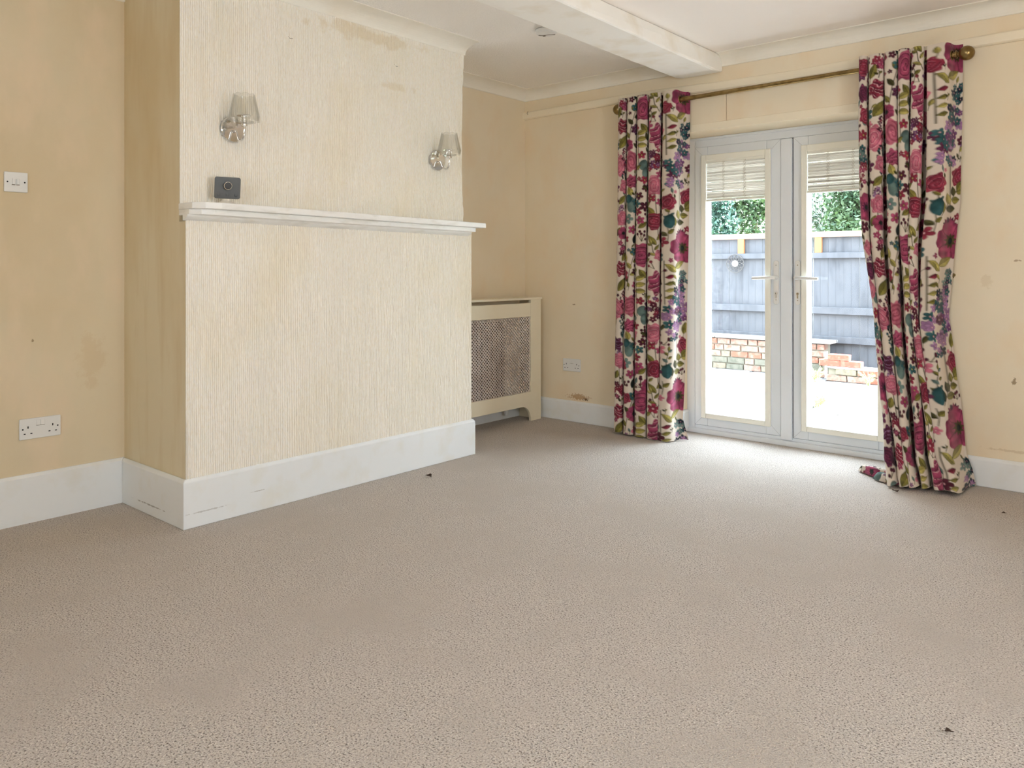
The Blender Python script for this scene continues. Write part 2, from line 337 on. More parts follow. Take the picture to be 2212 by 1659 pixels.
# boxed pipe run along the far wall
pts = []
for i in range(61):
    x = XL + (XR - XL) * i / 60
    z = np.interp(x, [-3.71, -3.3, -2.9, -2.66, -2.2, -1.74, -.8, 1.4], [2.204, 2.208, 2.211, 2.212, 2.195, 2.187, 2.203, 2.203])
    pts.append((x, float(z)))
mb = MB(); vs = []; fs = []
prof = [(0, .028), (-.014, .027), (-.02, .020), (-.022, 0), (-.02, -.020), (-.014, -.026), (0, -.027)]
for x, z in pts:
    vs += [(x, YW + d * 1.2, z + dz) for d, dz in prof]
n = len(prof)
for i in range(60):
    for k in range(n - 1): fs.append((i * n + k, i * n + k + 1, (i + 1) * n + k + 1, (i + 1) * n + k))
o = mb.add(vs, fs).build('trim_5', trunkm, smooth=True); struct(o, 'cream painted trunking running along the far wall above the curtain pole', 'trunking')
# boarded lintel over the doors
li = empty('trim_6', (-1.8, YW, DZ), 'cream boarded lintel between the curtain pole and the door frame', 'lintel', kind='structure')
MB().box(-2.44, -2.1135, YW - .008, YW, 1.978, 2.17).build('board', wallm, li, bevel=.002)
MB().box(-2.1105, DX1 + .06, YW - .008, YW, 1.978, 2.17).build('board', wallm, li, bevel=.002)
MB().box(-2.44, DX1 + .06, YW - .004, YW + .0, DZ, 1.978).build('lower_board', trunkm, li)

# ------------------------------------------------------------------ mantel shelf
ms = empty('mantel_shelf', (XB, 2.4, 1.262), 'long white moulded mantel shelf across the textured chimney breast', 'shelf')
def slope(y): return (2.42 - y) * .0095
def strip(plan, z0, z1, name, bevel=.002):
    n = len(plan); vs = [(x, y, z0 + slope(y)) for x, y in plan] + [(x, y, z1 + slope(y)) for x, y in plan]
    fs = [(i, (i + 1) % n, n + (i + 1) % n, n + i) for i in range(n)] + [tuple(range(n))[::-1], tuple(range(n, 2 * n))]
    return MB().add(vs, fs).build(name, mantelm, ms, bevel=bevel)
strip([(XU - .002, 1.566), (-3.075, 1.566), (-3.03, 1.60), (-3.008, 1.66), (-3.008, 3.268), (XU - .002, 3.268)], 1.316, 1.343, 'shelf_board', .003)
strip([(XU - .002, 1.568), (-3.105, 1.568), (-3.06, 1.60), (-3.045, 1.65), (-3.045, 3.222), (XU - .002, 3.222)], 1.293, 1.316, 'fascia')
pr = [(0, 1.27), (.004, 1.27), (.008, 1.272), (.02, 1.276), (.034, 1.283), (.040, 1.288), (.042, 1.2935), (0, 1.2935)]
pth = [(XB - .004, 1.560), (XB - .004, Y2 - .034)]
mb = sweep(pth, 0, 1, pr); mb.v = [(x, y, z - .0003 + slope(y)) for x, y, z in mb.v]; mb.build('moulding', mantelm, ms)

# ------------------------------------------------------------------ French doors
dr = empty('door_1', (-1.83, 4.73, 0), 'white uPVC French doors opening onto the patio', 'door', kind='structure')
def frame_rect(mb, x0, x1, z0, z1, wl, wr, wb, wt, y0, y1):
    mb.box(x0, x0 + wl, y0, y1, z0, z1).box(x1 - wr, x1, y0, y1, z0, z1)
    return mb.box(x0 + wl, x1 - wr, y0, y1, z0, z0 + wb).box(x0 + wl, x1 - wr, y0, y1, z1 - wt, z1)
frame_rect(MB(), DX0, DX1, 0, DZ, .058, .058, .050, .062, 4.70, 4.78).build('door_frame', upvc, dr, bevel=.003)
MB().box(DX0 + .02, DX1 - .02, 4.688, 4.70, DZ - .016, DZ - .001).build('frame_bead', upvc, dr, bevel=.002)
MB().box(DX0 + .004, DX1 - .004, 4.672, 4.705, 0, .03).build('threshold', upvc, dr, bevel=.003)
LE = [(-2.449, -1.873, 'l'), (-1.795, -1.219, 'r')]
frame_rect(MB(), -2.456, -1.212, .046, 1.877, .005, .005, .004, .005, 4.7035, 4.709).build('gasket_line', gasket, dr)
MB().box(-1.873, -1.795, 4.705, 4.75, .046, 1.875).build('meeting_gasket', gasket, dr)
MB().box(-1.869, -1.801, 4.683, 4.72, .035, 1.868).build('mullion', upvc, dr, bevel=.004)
for k, (x0, x1, sd) in enumerate(LE):
    lf = frame_rect(MB(), x0, x1, .052, 1.871, .09, .09, .088, .098, 4.694, 4.752).build('door_leaf', upvc, dr, bevel=.003)
    mb = MB()
    for a in (0, 1):      # mitred weld lines at the leaf corners
        for b in (0, 1):
            cx, cz = (x0 + .001 if a == 0 else x1 - .001), (.053 if b == 0 else 1.87)
            ex, ez = cx + (.06 if a == 0 else -.06), cz + (.06 if b == 0 else -.06)
            d = Vector((ex - cx, 0, ez - cz)).normalized() * .0006; d = Vector((-d.z, 0, d.x))
            mb.add([(cx - d.x, 4.6938, cz - d.z), (cx + d.x, 4.6938, cz + d.z), (ex + d.x, 4.6938, ez + d.z), (ex - d.x, 4.6938, ez - d.z)], [(0, 1, 2, 3)])
    mb.build('weld_line', mat('weld_grey', S(150, 155, 160), .5) if k == 0 else bpy.data.materials['weld_grey'], lf)
    frame_rect(MB(), x0 + .056, x1 - .056, .108, 1.815, .036, .036, .034, .038, 4.686, 4.70).build('glazing_bead', upvc, lf, bevel=.004)
    MB().box(x0 + .086, x1 - .086, 4.722, 4.726, .135, 1.78).build('glass_pane', glassm, lf)
    hx = -1.898 if k == 0 else -1.765
    hp = MB()
    pl = []
    for i in range(24):
        a = 2 * math.pi * i / 24; cz = .992 + (.118 if math.sin(a) >= 0 else -.118); pl.append((hx + .0165 * math.cos(a), cz + .0165 * math.sin(a)))
    hp.prism(pl, 4.694, 4.684, lambda p, q, h: (p, h, q)); hd = hp.build('door_handle', plastic, dr, bevel=.002)
    MB().lathe([(.013, 0), (.013, .035), (.011, .040)], 16, Matrix.Translation((hx, 4.684, 1.022)) @ Matrix.Rotation(math.radians(90), 4, 'X')).build('handle_boss', plastic, hd, smooth=True)
    s_ = -1 if k == 0 else 1
    lv = [(hx, 4.648, 1.022), (hx + s_ * .02, 4.642, 1.022), (hx + s_ * .05, 4.641, 1.021), (hx + s_ * .135, 4.643, 1.017)]
    MB().tube(lv, [.010, .0105, .0105, .009], 12).build('lever', plastic, hd, smooth=True)
    MB().lathe([(.0085, 0), (.0085, .004)], 16, Matrix.Translation((hx, 4.685, .925)) @ Matrix.Rotation(math.radians(90), 4, 'X')).box(hx - .0045, hx + .0045, 4.6805, 4.685, .897, .925).build('lock_cylinder', chrome, hd)
    MB().box(hx - .001, hx + .001, 4.6795, 4.6806, .921, .929).build('keyhole', dark, hd)
    sm = MB()
    for z in (1.098, .885): sm.lathe([(.0035, 0), (.0035, .001)], 10, Matrix.Translation((hx, 4.684, z)) @ Matrix.Rotation(math.radians(90), 4, 'X'))
    sm.build('screw', chrome, hd)

# ------------------------------------------------------------------ blinds clipped inside each door glass
for k, (x0, x1, sd) in enumerate(LE):
    zt = 1.768; zb = 1.512 if k == 0 else 1.527
    b = empty('venetian_blind', ((x0 + x1) / 2, 4.685, zb), ['raised cream venetian blind clipped to the left door leaf, slats stacked evenly', 'raised cream venetian blind clipped to the right door leaf, its bottom slats gapping'][k], 'blind', group='venetian blinds on the French doors')
    frame_rect(MB(), x0 + .056, x1 - .056, .104, 1.815, .034, .034, .034, .040, 4.668, 4.686).build('blind_frame', upvc2, b, bevel=.004)
    xa, xb = x0 + .092, x1 - .092
    MB().box(xa, xb, 4.672, 4.69, zt - .009, zt + .010).build('headrail', upvc2, b, bevel=.002)
    n = 24; me = None
    ztop, zbot = zt - .008, zb + .022
    for i in range(n):
        z = ztop + (zbot - ztop) * i / (n - 1) + random.uniform(-.0012, .0012)
        if me is None:
            mb = MB(); pr = [(-.009, -.0045), (-.004, .0005), (0, .0018), (.004, .0012), (.009, -.002)]
            vs = []
            for x in (-(xb - xa) / 2, (xb - xa) / 2): vs += [(x, a, c) for a, c in pr] + [(x, a, c - .0009) for a, c in pr[::-1]]
            fs = [(j, (j + 1) % 10, 10 + (j + 1) % 10, 10 + j) for j in range(10)]; mb.add(vs, fs); me = mb.mesh('slat'); me.materials.append(slatm)
        s = bpy.data.objects.new('slat', me); C.objects.link(s); s.parent = b; s.matrix_parent_inverse = parent_matrix(b).inverted()
        s.location = ((xa + xb) / 2, 4.680, z); s.rotation_euler = (math.radians(random.uniform(-42, -22)), random.uniform(-.004, .004), random.uniform(-.006, .006))
    MB().box(xa, xb, 4.671, 4.689, zb, zb + .009).box(xa, xb, 4.673, 4.687, zb + .009, zb + .014).build('bottom_rail', upvc2, b, bevel=.0015)
    MB().box((xa + xb) / 2 - .018, (xa + xb) / 2 + .012, 4.662, 4.672, zb - .004, zb + .012).build('pull_tab', plastic, b, bevel=.002)
    for fx in (.3, .66):
        x = xa + (xb - xa) * fx
        for q in range(2):
            pp = [(x + .008 * q + .005 * math.sin(i * 2.1 + q), 4.6695 - .002 * (i % 2), ztop + .004 + (zb + .012 - ztop) * i / 34) for i in range(35)]
            MB().tube(pp, .0011, 5).build('ladder_cord', bpy.data.materials.get('cord_taupe') or mat('cord_taupe', S(176, 166, 148), .8), b)

# ------------------------------------------------------------------ curtain pole
cp = empty('curtain_pole', (-1.83, 4.37, 2.135), 'antique brass curtain pole with ball finials above the garden doors', 'curtain pole')
PX0, PX1, PZ0, PZ1, PY = -2.80, -.86, 2.128, 2.138, 4.37
MB().tube([(PX0, PY, PZ0), (PX1, PY, PZ1)], .0135, 20).build('pole', brass, cp, smooth=True)
MB().tube([(-2.4, PY, PZ0 + .002), (-2.28, PY, PZ0 + .0025)], .0145, 20).build('pole_sleeve', brass, cp, smooth=True)
for x, z, s_ in ((-2.806, PZ0, -1), (-.842, PZ1, 1)):
    prf = [(.014, 0), (.02, .002), (.02, .008), (.012, .012), (.012, .016)] + [(.036 * math.sin(math.radians(a)), .05 - .036 * math.cos(math.radians(a))) for a in range(20, 181, 10)]
    MB().lathe(prf, 24, Matrix.Translation((x - s_ * .02, PY, z)) @ Matrix.Rotation(math.radians(90 * s_), 4, 'Y')).build('finial', brass, cp, smooth=True)
for x in (-2.79, -.99):
    MB().tube([(x, PY + .016, 2.12), (x, YW, 2.12)], .007, 10).lathe([(.022, 0), (.022, .005)], 16, Matrix.Translation((x, YW, 2.12)) @ Matrix.Rotation(math.radians(90), 4, 'X')).build('bracket', brass, cp)

# ------------------------------------------------------------------ floral cloth print (drawn into a colour grid)
COLS = 6; CW = .30; TW = COLS * CW; TH = 2.30; RES = .003
pw, ph_ = int(TW / RES), int(TH / RES)
SS, TT = np.meshgrid((np.arange(pw) + .5) * RES, (np.arange(ph_) + .5) * RES)
def lin(c): return np.array(S(*c)[:3])
CREAM = lin((204, 192, 178)); can = np.ones((ph_, pw, 3)) * CREAM; occ = np.zeros((ph_, pw), bool)
PAL = dict(mag=(160, 50, 92), pink=(196, 96, 120), lpink=(222, 160, 166), crim=(140, 26, 56), burg=(82, 20, 42), olive=(132, 122, 40), yol=(168, 154, 66), dol=(74, 70, 28),
           teal=(40, 88, 92), gt=(96, 122, 116), navy=(24, 38, 56), pur=(106, 52, 104), lil=(152, 106, 150), stem=(70, 60, 30), dg=(26, 38, 34), plum=(92, 30, 66))
PAL = {k: lin(v) for k, v in PAL.items()}
PAL = {k: (v * .84 + v.mean() * .16) * .87 for k, v in PAL.items()}
wc = .62 + .75 * vnoise(SS * 45, TT * 45, 3) * (.6 + .4 * vnoise(SS * 190, TT * 190, 4))
def win(s, t, r):
    a, b = max(0, int((s - r) / RES)), min(pw, int((s + r) / RES) + 2); c, d = max(0, int((t - r) / RES)), min(ph_, int((t + r) / RES) + 2)
    return (slice(c, d), slice(a, b))
def paint(sl, mask, col, edge=None, shade=None):
    if can[sl].size == 0: return
    a = np.clip(mask, 0, 1)[..., None]; c = np.ones_like(can[sl]) * col * wc[sl][..., None]
    if shade is not None: c = c * shade[..., None]
    can[sl] = can[sl] * (1 - a) + c * a; occ[sl] |= mask > .5
def AA(d): return np.clip(d / (RES * 1.1) + .5, 0, 1)
def blob(s, t, rx, ry, col, ang=0, sh=.5):
    r = max(rx, ry) * 1.1; sl = win(s, t, r); x = SS[sl] - s; y = TT[sl] - t; c, n_ = math.cos(ang), math.sin(ang)
    u = (x * c + y * n_) / rx; v = (-x * n_ + y * c) / ry; q = np.sqrt(u * u + v * v)
    paint(sl, AA((1 - q) * min(rx, ry)), PAL[col], shade=1 + sh * (.5 - q) * .9 + .25 * v)
def flower5(s, t, r, col, ctr='yol', n=5, ang=None):
    ang = random.uniform(0, 6) if ang is None else ang; sl = win(s, t, r * 1.1); x = SS[sl] - s; y = TT[sl] - t; q = np.hypot(x, y); th = np.arctan2(y, x) + ang
    rr = r * (.48 + .52 * np.abs(np.cos(n * th / 2)) ** .7)
    paint(sl, AA(rr - q), PAL[col], shade=np.clip(.65 + .9 * q / r, .5, 1.4) * np.where(rr - q < .0024, .55, 1)); blob(s, t, r * .16, r * .16, ctr)
def leaf(s, t, L, wd, col, ang):
    """from base (s,t) pointing along ang"""
    c, n_ = math.cos(ang), math.sin(ang); cx, cy = s + c * L / 2, t + n_ * L / 2; sl = win(cx, cy, L * .6); x = SS[sl] - s; y = TT[sl] - t
    u = (x * c + y * n_) / L; v = -x * n_ + y * c; uu = np.clip(u, 0, 1); half = wd * np.sin(np.pi * uu ** .85) ** .9
    d = half - np.abs(v); d[(u < 0) | (u > 1)] = -1
    sh = np.where(half - np.abs(v) < .0026, .5, 1) * np.where(v > 0, 1.25, .72) * np.where(np.abs(v) < RES * .5, .6, 1)
    paint(sl, AA(d), PAL[col], shade=sh)
def stem(pts, wd=.0022, col='stem'):
    P_ = [np.array(p) for p in pts]
    for a, b in zip(P_[:-1], P_[1:]):
        m_ = (a + b) / 2; L = np.hypot(*(b - a)); sl = win(m_[0], m_[1], L * .6 + .01); x = SS[sl] - a[0]; y = TT[sl] - a[1]; d = (b - a) / max(L, 1e-6)
        u = np.clip(x * d[0] + y * d[1], 0, L); q = np.hypot(x - u * d[0], y - u * d[1]); paint(sl, AA(wd - q), PAL[col])
def rose(s, t, r, c1='mag', c2='lpink', c3='burg', sq=1.0):
    sl = win(s, t, r * 1.15); x = SS[sl] - s; y = (TT[sl] - t) / sq; q = np.hypot(x, y); th = np.arctan2(y, x); a0 = random.uniform(0, 6)
    rr = r * (.86 + .09 * np.cos(5 * th + a0) + .05 * np.cos(9 * th - a0))
    paint(sl, AA(rr - q), PAL[c1], shade=.75 + .6 * vnoise(x * 60 + 9, y * 60 + 5, 8))
    sp = (q / r * 3.3 + th / (2 * math.pi) * 1.0 + .35 * np.sin(2 * th + a0)) % 1
    inside = (q < rr * .93)
    paint(sl, np.where(inside & (sp < .14), .75, 0.), PAL[c2]); paint(sl, np.where(inside & (sp > .7) & (q < r * .75), .6, 0.), PAL[c3])
def streak(s, t, rx, ry, c1='crim', c2='lpink', c3='burg'):
    r = max(rx, ry); sl = win(s, t, r * 1.15); x = (SS[sl] - s) / rx; y = (TT[sl] - t) / ry; q = np.hypot(x, y); th = np.arctan2(y, x)
    rr = .85 + .13 * np.cos(7 * th); wv = (y * 2.6 + .6 * np.sin(x * 3 + s * 9) + .8 * vnoise(x * 3 + 20, y * 5 + 20, 5)) % 1
    paint(sl, AA((rr - q) * min(rx, ry)), PAL[c1], shade=.8 + .5 * vnoise(x * 4 + 40, y * 4 + 40, 6)); ins = q < rr * .9
    paint(sl, np.where(ins & (wv < .16), .85, 0.), PAL[c2]); paint(sl, np.where(ins & (wv > .72), .7, 0.), PAL[c3])
def poppy(s, t, r, c1='pink', ctr='gt', dk='mag'):
    sl = win(s, t, r * 1.15); x = SS[sl] - s; y = TT[sl] - t; q = np.hypot(x, y); th = np.arctan2(y, x) + s
    rr = r * (.84 + .13 * np.abs(np.cos(2.5 * th)) + .04 * np.sin(11 * th)); paint(sl, AA(rr - q), PAL[c1], shade=.7 + .7 * vnoise(x * 50 + 3, y * 50 + 8, 2))
    paint(sl, np.where((np.abs(np.cos(2.5 * th)) < .13) & (q < rr * .95) & (q > r * .25), .55, 0.), PAL[dk])
    paint(sl, np.where((q < r * (.3 + .06 * np.sin(9 * th))), .95, 0.), PAL[ctr]); blob(s, t, r * .13, r * .16, 'dg')
def spike(s, t, L, wd, cols=('navy', 'teal', 'dg'), n=60):
    for i in range(n):
        f = i / n; x = s + random.uniform(-1, 1) * wd * math.sin(math.pi * min(1, f * .8 + .15)); blob(x, t + L * f, .006, .005, random.choice(cols), sh=0)
    stem([(s, t + L), (s + .004, t + L + .12)])
def cluster(s, t, rx, ry, n, cols, r0=.018, ctr='lpink'):
    for i in range(n):
        a = random.uniform(0, 6.28); q = math.sqrt(random.random()); flower5(s + rx * q * math.cos(a), t + ry * q * math.sin(a), r0 * random.uniform(.7, 1.15), random.choice(cols), ctr)
def branch(s, t, L, ang, cols=('olive', 'yol'), n=4, wd=.016, ll=.055):
    c, n_ = math.cos(ang), math.sin(ang); stem([(s, t), (s + c * L * .5 + .01 * n_, t + n_ * L * .5), (s + c * L, t + n_ * L)])
    for i in range(n):
        f = (i + .8) / n; sd = 1 if i % 2 else -1; leaf(s + c * L * f, t + n_ * L * f, ll * (1.1 - .3 * f), wd, random.choice(cols), ang + sd * .9)
    leaf(s + c * L, t + n_ * L, ll, wd, cols[0], ang)
def berries(s, t, n=5, r=.05, col='burg'):
    for i in range(n):
        x, y = s + random.uniform(-r, r), t + random.uniform(-r, r); stem([(s, t + r), (x, y)], .0014); blob(x, y, .008, .009, col)
# random filling first for what lies deep in the folds, set pieces over it
for i in range(340):
    s, t = random.uniform(0, TW), random.uniform(0, TH); r = random.choice([.02, .025, .03, .045, .06]); sl = win(s, t, r * 1.1)
    if occ[sl].mean() > .12: continue
    k = random.random()
    if r > .04: random.choice([lambda: rose(s, t, r), lambda: poppy(s, t, r), lambda: streak(s, t, r, r * .9), lambda: rose(s, t, r, 'pink', 'lpink', 'mag')])()
    elif k < .4: flower5(s, t, r, random.choice(['crim', 'mag', 'teal', 'pur', 'burg', 'plum']), 'lpink')
    elif k < .8: leaf(s, t, r * 2.4, r * .6, random.choice(['olive', 'yol', 'dol', 'gt']), random.uniform(-2.6, -.5))
    else: berries(s, t)
Tp = .93
occ[:] = False
# wipe the visible columns back to cloth, then draw the repeat as seen
def colx(k, f=.54): return (k + f) * CW
for k in range(6):
    a = int((k + .26) * CW / RES); b = int((k + 1.0) * CW / RES); can[:, a:b] = CREAM
for rep in range(-1, 3):
    o_ = rep * Tp
    x = colx(5, .75)      # wide end panel
    poppy(x + .035, o_ + .05, .105, 'mag', 'dol', 'burg'); leaf(x - .02, o_ + .20, .085, .020, 'yol', -2.5); leaf(x - .03, o_ + .175, .09, .022, 'yol', -.5)
    for j in range(4): leaf(x - .085, o_ + .235 + j * .042, .06, .013, ['crim', 'olive', 'yol', 'olive'][j], -.25)
    stem([(x - .09, o_ + .13), (x - .085, o_ + .4)])
    cluster(x + .045, o_ + .24, .03, .045, 12, ['teal', 'navy', 'gt'], .020); cluster(x + .02, o_ + .33, .045, .05, 12, ['pur', 'teal', 'navy', 'lil'], .022)
    cluster(x, o_ + .46, .085, .10, 26, ['lil', 'lil', 'pur', 'plum', 'teal'], .028); cluster(x - .02, o_ + .58, .05, .05, 8, ['teal', 'lil', 'navy'], .024)
    stem([(x, o_ + .6), (x + .004, o_ + .80)]); rose(x + .06, o_ + .66, .058, 'crim', 'pink', 'burg')
    branch(x - .045, o_ + .86, .16, -.95, ('olive', 'yol', 'dol'), 6, .019, .06); branch(x - .07, o_ + .82, .13, -1.5, ('olive', 'gt'), 6, .009, .035)
    blob(x - .065, o_ + .815, .03, .045, 'teal'); 
    for j in range(7): leaf(x + .02, o_ + .905, .05, .011, 'mag' if j % 2 else 'plum', math.radians(-165 + 25 * j))
    stem([(x + .02, o_ + .905), (x + .02, o_ + .97)])
    x = colx(4)
    branch(x + .02, o_ + .12, .1, -1.9, ('yol', 'olive'), 3, .009, .05); berries(x, o_ + .15, 3, .03, 'crim')
    streak(x + .02, o_ + .27, .062, .085, 'mag', 'lpink', 'burg'); cluster(x, o_ + .43, .06, .07, 22, ['crim', 'plum', 'burg', 'pur'], .018)
    rose(x - .005, o_ + .585, .06, 'pink', 'lpink', 'mag', 1.2); stem([(x, o_ + .64), (x + .02, o_ + .9)]); flower5(x - .02, o_ + .665, .028, 'crim'); flower5(x + .03, o_ + .69, .026, 'mag')
    leaf(x + .0, o_ + .77, .075, .018, 'olive', -2.3); rose(x, o_ + .81, .062, 'crim', 'pink', 'burg'); leaf(x + .01, o_ + .93, .09, .016, 'yol', -.8); leaf(x + .01, o_ + .96, .08, .016, 'olive', -2.2)
    blob(x + .05, o_ + .90, .025, .045, 'crim')
    x = colx(3)
    rose(x, o_ + .09, .075, 'mag', 'pink', 'burg', 1.15); leaf(x + .03, o_ + .24, .07, .02, 'olive', -2.2)
    for j in range(3): leaf(x - .035, o_ + .25 + .035 * j, .065, .017, 'yol', -.35 + .2 * j)
    stem([(x - .03, o_ + .2), (x - .02, o_ + .48)]); flower5(x - .005, o_ + .385, .026, 'crim'); blob(x + .01, o_ + .45, .03, .035, 'gt'); blob(x + .02, o_ + .50, .022, .036, 'gt')
    for j in range(5): flower5(x + random.uniform(-.04, .03), o_ + .545 + j * .05, .027, ['crim', 'burg', 'burg', 'teal', 'crim'][j])
    leaf(x + .0, o_ + .585, .06, .012, 'dol', .4); leaf(x - .02, o_ + .85, .07, .016, 'olive', -.6); flower5(x - .01, o_ + .80, .028, 'mag'); berries(x, o_ + .9, 6, .035, 'burg')
    x = colx(2)
    branch(x - .02, o_ + .3, .26, -1.35, ('olive', 'dol', 'yol'), 6, .014, .055); flower5(x + .025, o_ + .07, .028, 'teal'); flower5(x + .03, o_ + .2, .022, 'burg')
    rose(x, o_ + .42, .068, 'pink', 'mag', 'crim', 1.1); streak(x, o_ + .55, .05, .05, 'mag', 'pink', 'burg'); leaf(x, o_ + .64, .06, .02, 'yol', -1.9)
    blob(x, o_ + .70, .03, .05, 'gt'); blob(x - .02, o_ + .66, .024, .028, 'teal'); flower5(x + .03, o_ + .68, .026, 'teal'); flower5(x - .02, o_ + .79, .034, 'gt', 'lpink'); flower5(x + .01, o_ + .86, .03, 'mag'); leaf(x + .02, o_ + .95, .07, .018, 'dg', -1.3)
    x = colx(1)
    cluster(x, o_ + .05, .04, .05, 9, ['crim', 'mag', 'burg'], .018); streak(x + .0, o_ + .185, .055, .055, 'crim', 'lpink', 'burg'); leaf(x - .02, o_ + .33, .115, .026, 'olive', -.95)
    rose(x - .02, o_ + .445, .065, 'pink', 'lpink', 'mag', 1.2); spike(x + .02, o_ + .48, .15, .022); spike(x + .02, o_ + .33, .12, .02, ('burg', 'plum', 'crim'), 36)
    spike(x + .0, o_ + .70, .12, .018, ('pur', 'plum', 'lil'), 50); leaf(x - .03, o_ + .9, .06, .02, 'olive', -1.2)
    x = colx(0)
    leaf(x, o_ + .1, .05, .012, 'olive', -1.3); rose(x, o_ + .2, .045, 'plum', 'mag', 'burg', 1.2); flower5(x, o_ + .42, .03, 'crim'); blob(x + .01, o_ + .34, .02, .03, 'gt'); cluster(x, o_ + .52, .04, .05, 7, ['teal', 'teal', 'gt'], .025)
    cluster(x, o_ + .62, .04, .06, 14, ['crim', 'mag'], .014); poppy(x + .01, o_ + .80, .08, 'mag', 'plum', 'crim')
occ = np.abs(can - CREAM).sum(-1) > .05
for i in range(7000):
    s, t = random.uniform(0, TW), random.uniform(0, TH); r = random.choice([.012, .016, .02, .026, .034, .044]) if i > 900 else random.choice([.034, .044, .055]); sl = win(s, t, r * 1.25)
    if occ[sl].mean() > .27: continue
    k = random.random()
    if r > .04: random.choice([lambda: rose(s, t, r, 'crim', 'pink', 'burg'), lambda: streak(s, t, r, r * .9, 'plum', 'lil', 'burg'), lambda: rose(s, t, r, 'pink', 'lpink', 'mag'), lambda: poppy(s, t, r, 'mag', 'dg', 'burg')])(); continue
    if k < .34: flower5(s, t, r, random.choice(['crim', 'mag', 'teal', 'pur', 'burg', 'plum', 'pink']), 'lpink')
    elif k < .66: leaf(s, t + r, r * 2.3, r * .55, random.choice(['olive', 'yol', 'dol', 'gt', 'olive']), random.uniform(-2.4, -.7)); stem([(s, t + r), (s - .004, t + r * 2.2)], .0016)
    elif k < .8: berries(s, t, 4, r)
    else: stem([(s, t - r), (s + .005, t), (s, t + r * 1.4)], .0018); leaf(s, t, r * 1.4, r * .4, 'olive', -.6); leaf(s, t + r * .4, r * 1.4, r * .4, 'dol', -2.5)
clothm = bpy.data.materials.new('floral_curtain_cloth'); clothm.use_nodes = True; nt = clothm.node_tree; p = nt.nodes['Principled BSDF']
at = nt.nodes.new('ShaderNodeAttribute'); at.attribute_name = 'print'; nt.links.new(at.outputs['Color'], p.inputs['Base Color'])
p.inputs['Roughness'].default_value = .85; p.inputs['Specular IOR Level'].default_value = .15; p.inputs['Sheen Weight'].default_value = .15
g = nt.nodes.new('ShaderNodeNewGeometry'); mp = nt.nodes.new('ShaderNodeMapping'); mp.inputs['Scale'].default_value = (60, 60, 420); n = nt.nodes.new('ShaderNodeTexNoise'); n.inputs['Scale'].default_value = 1
b_ = nt.nodes.new('ShaderNodeBump'); b_.inputs['Strength'].default_value = .35; b_.inputs['Distance'].default_value = .0012
nt.links.new(g.outputs['Position'], mp.inputs[0]); nt.links.new(mp.outputs[0], n.inputs['Vector']); nt.links.new(n.outputs[0], b_.inputs['Height']); nt.links.new(b_.outputs[0], p.inputs['Normal'])

